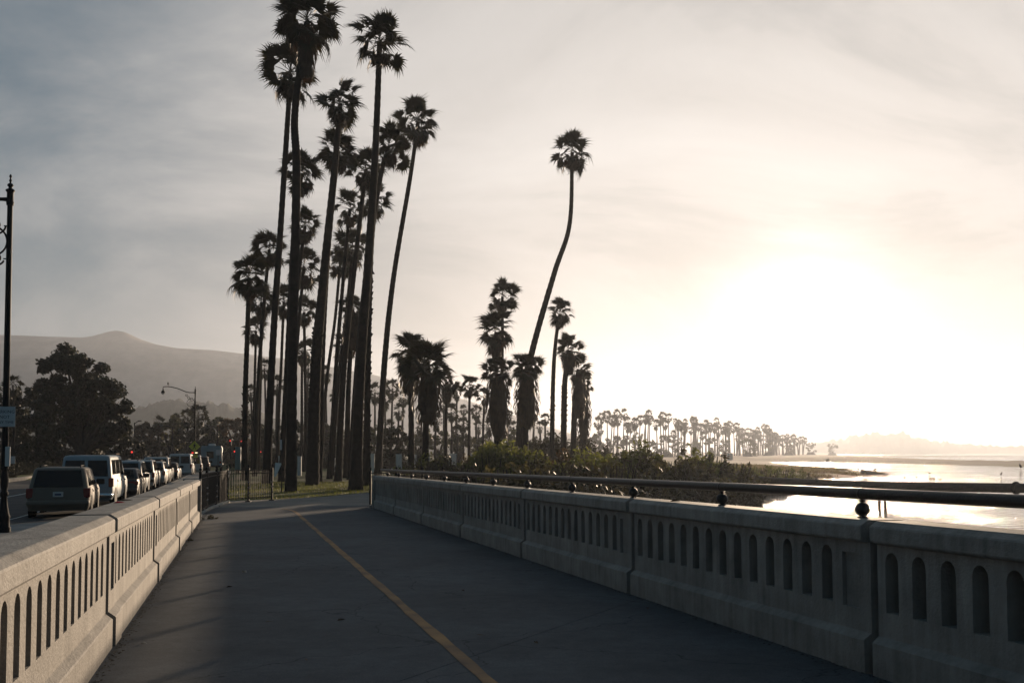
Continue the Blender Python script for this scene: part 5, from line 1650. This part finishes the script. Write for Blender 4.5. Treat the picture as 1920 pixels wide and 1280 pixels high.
# plain lamps and signals of the crossing
def plain_lamp(px, topy, d, label, arm=1.6, side=-1, H=None):
    x = xat(px, d); g = ground_at(x, d); h = at(px, topy, d).z - g
    root = empty('signal_pole', (x, d, g)); tag(root, label, 'pole')
    MB().tube([(0, 0, -0.3), (0, 0, h)], [0.11, 0.07], 8).build('pole', M['iron'], root)
    MB().tube([(0, 0, h - 0.15), (side * arm * 0.5, 0, h + 0.15), (side * arm, 0, h + 0.25)], [0.05, 0.045, 0.04], 6).build('arm', M['iron'], root)
    MB().bbox((side * arm - 0.35, -0.12, h + 0.18), (side * arm + 0.25, 0.12, h + 0.32), 0.04).build('lamp_head', M['alloy'], root)
    return root


plain_lamp(323, 800, 150, 'slim lamp pole with pale head left of the far lamp post')
plain_lamp(252, 792, 140, 'slim dark pole beside the red light under the big domed tree', 0.8, 1)
plain_lamp(408, 800, 150, 'slim pole right of the crossing sign, before the dark trees')


def signal(px, py, d, label):
    p = at(px, py, d); g = ground_at(p.x, d)
    root = empty('traffic_light', (p.x, d, g)); tag(root, label, 'traffic light', 'red traffic lights at the crossing')
    h = p.z - g
    MB().tube([(0, 0.12, -0.3), (0, 0.12, h + 0.4)], 0.06, 8).build('pole', M['iron'], root)
    MB().bbox((-0.18, -0.12, h - 0.75), (0.18, 0.08, h + 0.25), 0.03).build('housing', M['blackplastic'], root)
    for k, m_ in enumerate((mred, M['glass'], M['glass'])):
        lm = MB(); lm.M = Matrix.Translation((0, -0.125, h - 0.30 * k)) @ Matrix.Rotation(math.pi / 2, 4, 'X')
        lm.lathe([(0.11, -0.01), (0.10, 0.015), (0.0, 0.03)], 14); lm.build('lens', m_, root)
        vz = MB(); vz.M = Matrix.Translation((0, -0.12, h - 0.30 * k))
        vz.tube([(-0.15, -0.02, 0.03), (-0.10, -0.16, 0.12), (0.10, -0.16, 0.12), (0.15, -0.02, 0.03)], 0.012, 4); vz.build('visor', M['blackplastic'], root)
    return root


signal(248, 847, 110, 'red traffic light under the big domed tree')
signal(432, 826, 150, 'upper left red traffic light beside the grove')
signal(453, 827, 155, 'red traffic light just left of the leftmost grove trunk')
signal(440, 846, 140, 'lower red traffic light above the iron fence')
signal(489, 847, 145, 'faint red traffic light between the first grove trunks')

# ---- iron fence at the end of the left parapet
fence = empty('iron_fence', B(30, -1.2)); tag(fence, 'black iron picket fence bending from the parapet end to the lawn', 'fence')
finv = fence.matrix_basis.inverted()
fz0 = -0.37
c_ = [(377, 30.8), (389, 33.0), (407, 35.6), (427, 38.3), (467, 39.2), (511, 40.3)]
C = [Vector((xat(px, d), d, fz0)) for px, d in c_]
HF = 1.27
barm = MB().box((-0.009, -0.009, 0.10), (0.009, 0.009, HF - 0.02)).mesh('picket', M['iron'])
postm = MB()
postm.box((-0.035, -0.035, -0.1), (0.035, 0.035, HF + 0.04)); postm.lathe([(0.045, HF + 0.04), (0.045, HF + 0.06), (0.02, HF + 0.07), (0.02, HF + 0.085), (0.04, HF + 0.11), (0.042, HF + 0.13), (0.03, HF + 0.16), (0.006, HF + 0.18)], 10)
postm.box((-0.10, -0.10, -0.02), (0.10, 0.10, 0.03))
postm = postm.mesh('post', M['iron'])
colm = MB().lathe([(0.04, -0.03), (0.055, -0.02), (0.055, 0.02), (0.04, 0.03)], 8).mesh('collar', M['chrome'])
for i, p in enumerate(C):
    o = link('post', postm, fence); o.matrix_local = finv @ Matrix.Translation(p)
    for zz in (0.35, 0.55, 0.75):
        q = link('post_collar', colm, o, (0, 0, zz))
for a, b_ in zip(C[:-1], C[1:]):
    ln = (b_ - a).length; nb = int(ln / 0.115)
    rails = MB()
    for zz in (0.14, HF - 0.16, HF - 0.04):
        o = MB().tube([a + Vector((0, 0, zz)), b_ + Vector((0, 0, zz))], 0.017, 4).build('rail', M['iron'], fence); o.matrix_parent_inverse = finv
    for k in range(1, nb):
        o = link('picket', barm, fence); o.matrix_local = finv @ Matrix.Translation(a.lerp(b_, k / nb))
# low kerb edging under the fence
o = MB().tube([p + Vector((0.05, -0.02, 0.03)) for p in smooth_path(C[:4], 12)], 0.06, 6).build('fence_edging', M['kerb'], fence); o.matrix_parent_inverse = finv
# short fence piece at the end of the right parapet
f2 = empty('iron_fence', B(35.1, WR + 0.2)); tag(f2, 'short black iron fence piece behind the end of the right parapet', 'fence')
inv = f2.matrix_basis.inverted()
E = [B(34.95, WR - 0.03), B(35.05, WR + 0.9), B(35.5, WR + 1.9), B(36.2, WR + 2.8)]
E = [Vector((p.x, p.y, -0.40)) for p in E]
for p in E:
    o = link('post', postm, f2); o.matrix_local = inv @ Matrix.Translation(p)
for a, b_ in zip(E[:-1], E[1:]):
    for zz in (0.14, HF - 0.16, HF - 0.04):
        o = MB().tube([a + Vector((0, 0, zz)), b_ + Vector((0, 0, zz))], 0.017, 4).build('rail', M['iron'], f2); o.matrix_parent_inverse = inv
    nb = int((b_ - a).length / 0.115)
    for k in range(1, nb):
        o = link('picket', barm, f2); o.matrix_local = inv @ Matrix.Translation(a.lerp(b_, k / nb))

# ---- white posts, boxes and panel in the park
def white_post(px, ytop, ybot, wpx, d, label, dark=False):
    x = xat(px, d); k = d / FPX; g = ground_at(x, d)
    h = at(px, ytop, d).z - g; wd = wpx * k / 2
    root = empty('white_pillar', (x, d, g), 0.12); tag(root, label, 'pillar', 'white pillars across the park')
    MB().bbox((-wd, -wd, -0.2), (wd, wd, h - 0.06), 0.02).build('shaft', M['white'], root)
    MB().bbox((-wd * 1.08, -wd * 1.08, h - 0.06), (wd * 1.08, wd * 1.08, h), 0.012).build('cap', M['white'], root)
    return root


for a in [(697, 850, 872, 11, 88, 'white pillar just right of the flared palm trunk'), (748, 851, 873, 11, 84, 'white pillar standing clear right of the slim leaning palm'), (777, 852, 870, 8, 90, 'white pillar between the two broad palm trunks'),
          (803, 851, 868, 6, 95, 'narrow white pillar right of the round skirted palm trunk'), (849, 850, 866, 13, 95, 'wide white pillar behind the feathery shrub'), (886, 851, 866, 9, 92, 'white pillar behind the shrub under the slim palm'), (900, 851, 866, 9, 98, 'white pillar left of the big green bush'),
          (562, 855, 875, 7, 84, 'sunlit white pillar right of the tallest palm trunk'), (597, 857, 873, 5, 92, 'small white pillar right of the thick based grove palm'), (626, 858, 872, 6, 100, 'small white pillar left of the flared palm'), (638, 852, 873, 6, 90, 'grey white pillar nearest left of the flared palm trunk'),
          (526, 854, 866, 6, 95, 'small white pillar left of the tallest palm trunk')]:
    white_post(*a)
bxr = empty('utility_box', (xat(739, 84), 84, ground_at(xat(739, 84), 84))); tag(bxr, 'low white box beside the clear standing pillar', 'box')
MB().bbox((-0.22, -0.2, -0.1), (0.22, 0.2, 0.62), 0.02).build('case', M['white'], bxr); MB().bbox((-0.05, -0.215, 0.15), (0.17, -0.195, 0.35), 0.004).build('vent', mblk, bxr)
# teal kiosk and slanted panel
mtl = mat('teal_panel', (0.03, 0.13, 0.14), 0.5, var=0.1, scale=3)
kx = empty('teal_banner', (xat(447, 96), 96, ground_at(xat(447, 96), 96))); tag(kx, 'upright teal panel above the iron fence', 'panel')
MB().bbox((-0.26, -0.15, 0.3), (0.26, 0.15, 2.5), 0.03).build('board', mtl, kx); MB().bbox((-0.2, -0.1, -0.3), (0.2, 0.1, 0.3), 0.02).build('foot', M['iron'], kx)
sp_ = MB(); z0 = ground_at(xat(519, 62), 62)
pa = [at(514, 893, 60.9), at(517, 893, 60.9), at(528, 868, 61.2), at(516, 867, 61.2)]
sp_.add([tuple(p) for p in pa] + [(p.x, p.y + 0.06, p.z) for p in pa], [(0, 1, 2, 3), (7, 6, 5, 4), (0, 4, 5, 1), (1, 5, 6, 2), (2, 6, 7, 3), (3, 7, 4, 0)])
o = sp_.build('leaning_board', M['white']); tag(o, 'pale tapered board leaning behind the iron fence end', 'board')
# slim sign post in front of the tallest palm
sp2 = empty('sign_post', (xat(529, 49), 49, ground_at(xat(529, 49), 49))); tag(sp2, 'slim sign post left of the tallest palm trunk', 'sign post')
hh = at(529, 824, 49).z - sp2.location.z
MB().tube([(0, 0, -0.2), (0, 0, hh)], 0.03, 6).build('post', M['iron'], sp2)
MB().bbox((-0.09, -0.045, hh - 0.5), (0.0, -0.03, hh), 0.006).build('plate', mwht, sp2)
# two far road signs on posts
for px, py, d, lb in ((409, 848, 115, 'white road sign on a post right of the motor home'), (23, 862, 80, 'dim road sign on a post at the far kerb, left'),):
    p = at(px, py, d); g = ground_at(p.x, d)
    r_ = empty('road_sign', (p.x, d, g)); tag(r_, lb, 'sign')
    MB().tube([(0, 0, -0.2), (0, 0, p.z - g + 0.3)], 0.035, 6).build('post', M['iron'], r_)
    MB().bbox((-0.25, -0.06, p.z - g - 0.3), (0.25, -0.04, p.z - g + 0.3), 0.006).build('plate', mwht, r_)
# little brown kiosk post with lamps across the road
kk = empty('stone_pier', (xat(213, 66), 66, ground_at(xat(213, 66), 66))); tag(kk, 'brown stone pier with lamp arms behind the tall pale van', 'pier')
mst = mat('brown_stone', (0.19, 0.12, 0.075), 0.9, var=0.4, scale=5, bump=0.4)
hk = at(213, 852, 66).z - kk.location.z
MB().bbox((-0.22, -0.22, -0.2), (0.22, 0.22, hk), 0.03).build('shaft', mst, kk); MB().bbox((-0.32, -0.32, hk), (0.32, 0.32, hk + 0.09), 0.03).build('cap', mst, kk)
for s in (-1, 1):
    MB().tube([(0, 0, hk + 0.05), (s * 0.12, 0, hk + 0.22), (s * 0.24, 0, hk + 0.38)], [0.03, 0.03, 0.04], 6).build('lamp_arm', M['iron'], kk)

# ---- rusty pipe across the lagoon
def pw(px, py, d): return at(px, py, d)
pipe_pts = [pw(1350, 890, 84), pw(1385, 894, 81), pw(1440, 901, 78), pw(1520, 905, 75), pw(1655, 910.5, 70), pw(1905, 914.5, 62), pw(2150, 918, 55)]
rp_ = empty('lagoon_pipe', pipe_pts[4] * 1.0); rp_.location.z = WZ; tag(rp_, 'rusty pipeline crossing the lagoon on paired piles', 'pipe')
pinv = rp_.matrix_basis.inverted()
o = MB().tube(smooth_path(pipe_pts, 40), 0.30, 14).build('pipe', M['rust'], rp_, True); o.matrix_parent_inverse = pinv
for p, q in ((pipe_pts[5], pipe_pts[6]),):
    t_ = (q - p).normalized()
    o = MB().tube([p - t_ * 0.10, p - t_ * 0.09, p - t_ * 0.06, p + t_ * 0.06, p + t_ * 0.09, p + t_ * 0.10], [0.30, 0.36, 0.41, 0.41, 0.36, 0.30], 16).build('flange', M['iron'], rp_, True); o.matrix_parent_inverse = pinv
cc = pipe_pts[4]
for s in (-1, 1):
    o = MB().tube([(cc.x + s * 0.22, cc.y + 0.1, WZ - 1.0), (cc.x + s * 0.20, cc.y + 0.1, cc.z - 0.2)], 0.11, 8).build('pile', M['wood'], rp_); o.matrix_parent_inverse = pinv
o = MB().bbox((cc.x - 0.42, cc.y - 0.3, cc.z - 0.42), (cc.x + 0.42, cc.y + 0.4, cc.z - 0.28), 0.02).build('saddle', M['wood'], rp_); o.matrix_parent_inverse = pinv
o = MB().lathe([(0.0, -0.1), (0.28, -0.05), (0.34, 0.06), (0.22, 0.20), (0.0, 0.24)], 10, tuple(pw(1492, 901, 76.5))).build('valve', M['rust'], rp_, True); o.matrix_parent_inverse = pinv

# ------------------------------------------------------------------ small things
# lifeguard tower and driftwood on the beach
p = on(1368, 858, WZ + 1.2); d = 450
lg = empty('beach_hut', (xat(1368, d), d, ground_at(xat(1368, d), d))); tag(lg, 'tiny beach hut with white sloping roof below the far palms', 'hut')
MB().bbox((-1.1, -1.0, 0.0), (1.1, 1.0, 3.0), 0.05).build('cabin', mtl, lg)
MB().add([(-1.5, -1.4, 3.3), (1.9, -1.4, 2.7), (1.9, 1.4, 2.7), (-1.5, 1.4, 3.3), (-1.5, -1.4, 3.5), (1.9, -1.4, 2.9), (1.9, 1.4, 2.9), (-1.5, 1.4, 3.5)], [(0, 3, 2, 1), (4, 5, 6, 7), (0, 1, 5, 4), (1, 2, 6, 5), (2, 3, 7, 6), (3, 0, 4, 7)]).build('roof', M['white'], lg)


def lump(name, label, cat, px, py, wpx, hpx, m, seed, group=None):
    p = on(px, py, WZ); d = p.y; k = d / FPX
    rg = random.Random(seed); mb = MB()
    for q in range(4):
        a = rg.uniform(-0.45, 0.45) * wpx * k
        mb.tube([(a - wpx * k * 0.3, rg.uniform(-0.1, 0.1), -0.05), (a, rg.uniform(-0.1, 0.1), hpx * k * rg.uniform(0.5, 1.0)), (a + wpx * k * 0.3, 0, -0.05)], [hpx * k * 0.15, hpx * k * 0.4, hpx * k * 0.15], 6)
    o = mb.build(name, m, None, True, (p.x, p.y, WZ)); tag(o, label, cat, group)
    return o


lump('snag', 'dark snag of driftwood floating in the middle of the lagoon', 'driftwood', 1748, 897.5, 11, 3, M['wood'], 1)
lump('snag', 'thin floating weed right of the dark snag', 'driftwood', 1761, 898, 8, 1.2, M['wood'], 2)
lump('snag', 'small dark floating lump left of the snag', 'driftwood', 1696, 895, 4, 1.6, M['wood'], 3)
lump('snag', 'second small floating lump left of the snag', 'driftwood', 1719, 894, 3, 1.6, M['wood'], 4)
lump('snag', 'long low drift log off the tip of the dry point', 'driftwood', 1658, 891.5, 12, 1.6, M['wood'], 5)
lump('snag', 'dark rock at the shore under the dry point', 'rock', 1623, 900, 6, 2.5, M['wood'], 6)
lump('snag', 'small wreck of branches at the edge of the far lagoon beach', 'driftwood', 1553, 866.2, 9, 7, M['wood'], 7)
lump('snag', 'dark driftwood on the sand spit crest', 'driftwood', 1818, 864, 9, 1.6, M['wood'], 8)
# stranded boat shaped log at the tip of the point
b0 = on(1628, 890, WZ)
lg = MB(); lg.add([(-1.6, 0, 0.0), (-1.4, -0.5, 0.0), (2.6, -0.35, 0), (4.2, 0, 0.1), (2.6, 0.35, 0), (-1.4, 0.5, 0), (-1.3, 0, 1.0), (-1.1, -0.2, 0.95), (1.6, -0.15, 0.42), (3.8, 0, 0.15), (1.6, 0.15, 0.42), (-1.1, 0.2, 0.95)],
                  [(0, 5, 4, 3, 2, 1), (6, 7, 8, 9, 10, 11), (0, 1, 7, 6), (1, 2, 8, 7), (2, 3, 9, 8), (3, 4, 10, 9), (4, 5, 11, 10), (5, 0, 6, 11)])
o = lg.build('stranded_log', M['wood'], None, False, (b0.x, b0.y, WZ + 0.05)); tag(o, 'wedge shaped stranded log at the tip of the dry point', 'log')
GBd = 'birds on the lagoon'
for px, py, s, lb in ((1610, 882.5, 2.0, 'bird standing at the shore left of the stranded log'), (1640, 883, 2.0, 'bird standing just right of the stranded log'), (1743, 889, 1.6, 'bird swimming above the dark snag'), (1877, 892.5, 2.6, 'dark bird alone on the open lagoon'), (1914, 880, 3.6, 'tall wading bird at the right edge below the spit')):
    p = on(px, py, WZ); bird((p.x, p.y, WZ), px, s * p.y / 190.0 * 1.2, lb, GBd)

# litter: petals and leaves
mpet = leaf_mat('red_petal', (0.30, 0.02, 0.05), (0.3, 0.03, 0.06), 0.3)
mdl = mat('dry_leaf', (0.06, 0.035, 0.02), 0.85)


def flat_leaf(name, label, loc, size, rz, m, curl=0.02, group=None, cat='leaf'):
    mb = MB()
    s = size
    mb.add([(-s, 0, 0.002), (-s * 0.3, -s * 0.35, 0.002 + curl), (0.0, 0.0, 0.004), (-s * 0.3, s * 0.35, 0.002 + curl), (s * 0.5, -s * 0.22, curl * 0.7 + 0.002), (s * 0.5, s * 0.22, curl * 0.7 + 0.002), (s * 1.1, 0, 0.006)],
           [(0, 1, 2), (0, 2, 3), (2, 1, 4), (2, 5, 3), (2, 4, 6), (2, 6, 5)])
    o = mb.build(name, m, None, False, loc, (0, 0, rz)); tag(o, label, cat, group)
    return o


flat_leaf('fallen_petal', 'red petal lying on the left parapet coping', B(11.6, WL - 0.24, 1.118), 0.06, 0.4, mpet, 0.02, None, 'petal')
flat_leaf('fallen_leaf', 'dark dry leaf beside the red petal on the left coping', B(12.3, WL - 0.25, 1.118), 0.09, 0.9, mdl, 0.02)
flat_leaf('fallen_leaf', 'dry leaf on the right parapet coping left of a ball support', B(10.0, WR + 0.12, 1.118), 0.06, 0.2, mdl, 0.02)
rg = random.Random(17)
for i, (px, py, lb) in enumerate([(1005, 1205, 'dry leaf on the yellow line'), (575, 1237, 'dark leaf on the walkway left of the yellow line'), (505, 1165, 'brown leaf lying between the left parapet and the yellow line'), (750, 1054, 'dry leaf on the walkway right of the yellow line'), (868, 1107, 'dark speck of a leaf right of the yellow line'), (458, 1072, 'pale scrap on the walkway left of the line'), (335, 1030, 'red leaf against the foot of the left parapet'), (288, 1092, 'pale scrap by the foot of the left parapet joint'), (1215, 1140, 'dry leaf near the foot of the right parapet'), (1135, 1068, 'dark leaf near the right parapet foot'), (270, 1206, 'white scrap of paper on the sunlit strip'), (640, 1162, 'small dark leaf close to the yellow line'), (900, 1190, 'leaf lying right of the yellow line near the camera'), (430, 1100, 'leaf on the edge of the sunlit strip')]):
    a, b_, c = ray(px, py)
    k = 1.0
    for _ in range(6):
        P = Vector((a * k, b_ * k, EYE + c * k)); uu = -P.x * SB + P.y * CB
        k = (deck_z(uu) + 0.004 - EYE) / c
    flat_leaf('fallen_leaf', lb, Vector((a * k, b_ * k, deck_z(uu) + 0.003)), rg.uniform(0.03, 0.055), rg.uniform(0, 6.28), M['white'] if 'pale' in lb or 'white' in lb else (mpet if 'red' in lb else mdl), rg.uniform(0.005, 0.02), 'litter on the walkway')
# weeds at the end of the left parapet
wd = shrub_mesh('weed', 77, 0.13, 0.16, 14, 22, 0.022, M['shrubdark'], 0.2)
o = link('weed', wd, None, B(28.9, WL + 0.22, 0.0)); tag(o, 'small weed growing at the foot of the left parapet end', 'weed')
o = link('weed', wd, None, B(21.0, WL + 0.05, 0.0), (0, 0, 1.0), (0.5, 0.5, 0.4)); tag(o, 'tiny weed in the joint at the left parapet foot', 'weed')
# dirt line along the parapet feet
mdirt = mat('foot_dirt', (0.035, 0.030, 0.024), 0.95, var=0.4, scale=8)
for wf, sg_, lb in ((WL, 1, 'dirt and leaf litter along the foot of the left parapet'), (WR, -1, 'dirt and leaf litter along the foot of the right parapet')):
    rgd = np.random.default_rng(int(wf * 10) + 50)
    n = 2600
    u_ = rgd.uniform(1.5, 33, n); off = np.abs(rgd.normal(0, 0.045, n)) + 0.025
    V = []
    for uu, q in zip(u_, off):
        p = B(uu, wf + sg_ * q, 0.003); s = rgd.uniform(0.006, 0.018); a = rgd.uniform(0, 6.28)
        V += [(p.x + s * math.cos(a + j * 2.1), p.y + s * math.sin(a + j * 2.1), p.z + rgd.uniform(0, 0.008)) for j in range(3)]
    o = link('leaf_litter', np_mesh('leaf_litter', np.array(V), np.arange(3 * n).reshape(n, 3), mdirt)); tag(o, lb, 'litter', kind='stuff')
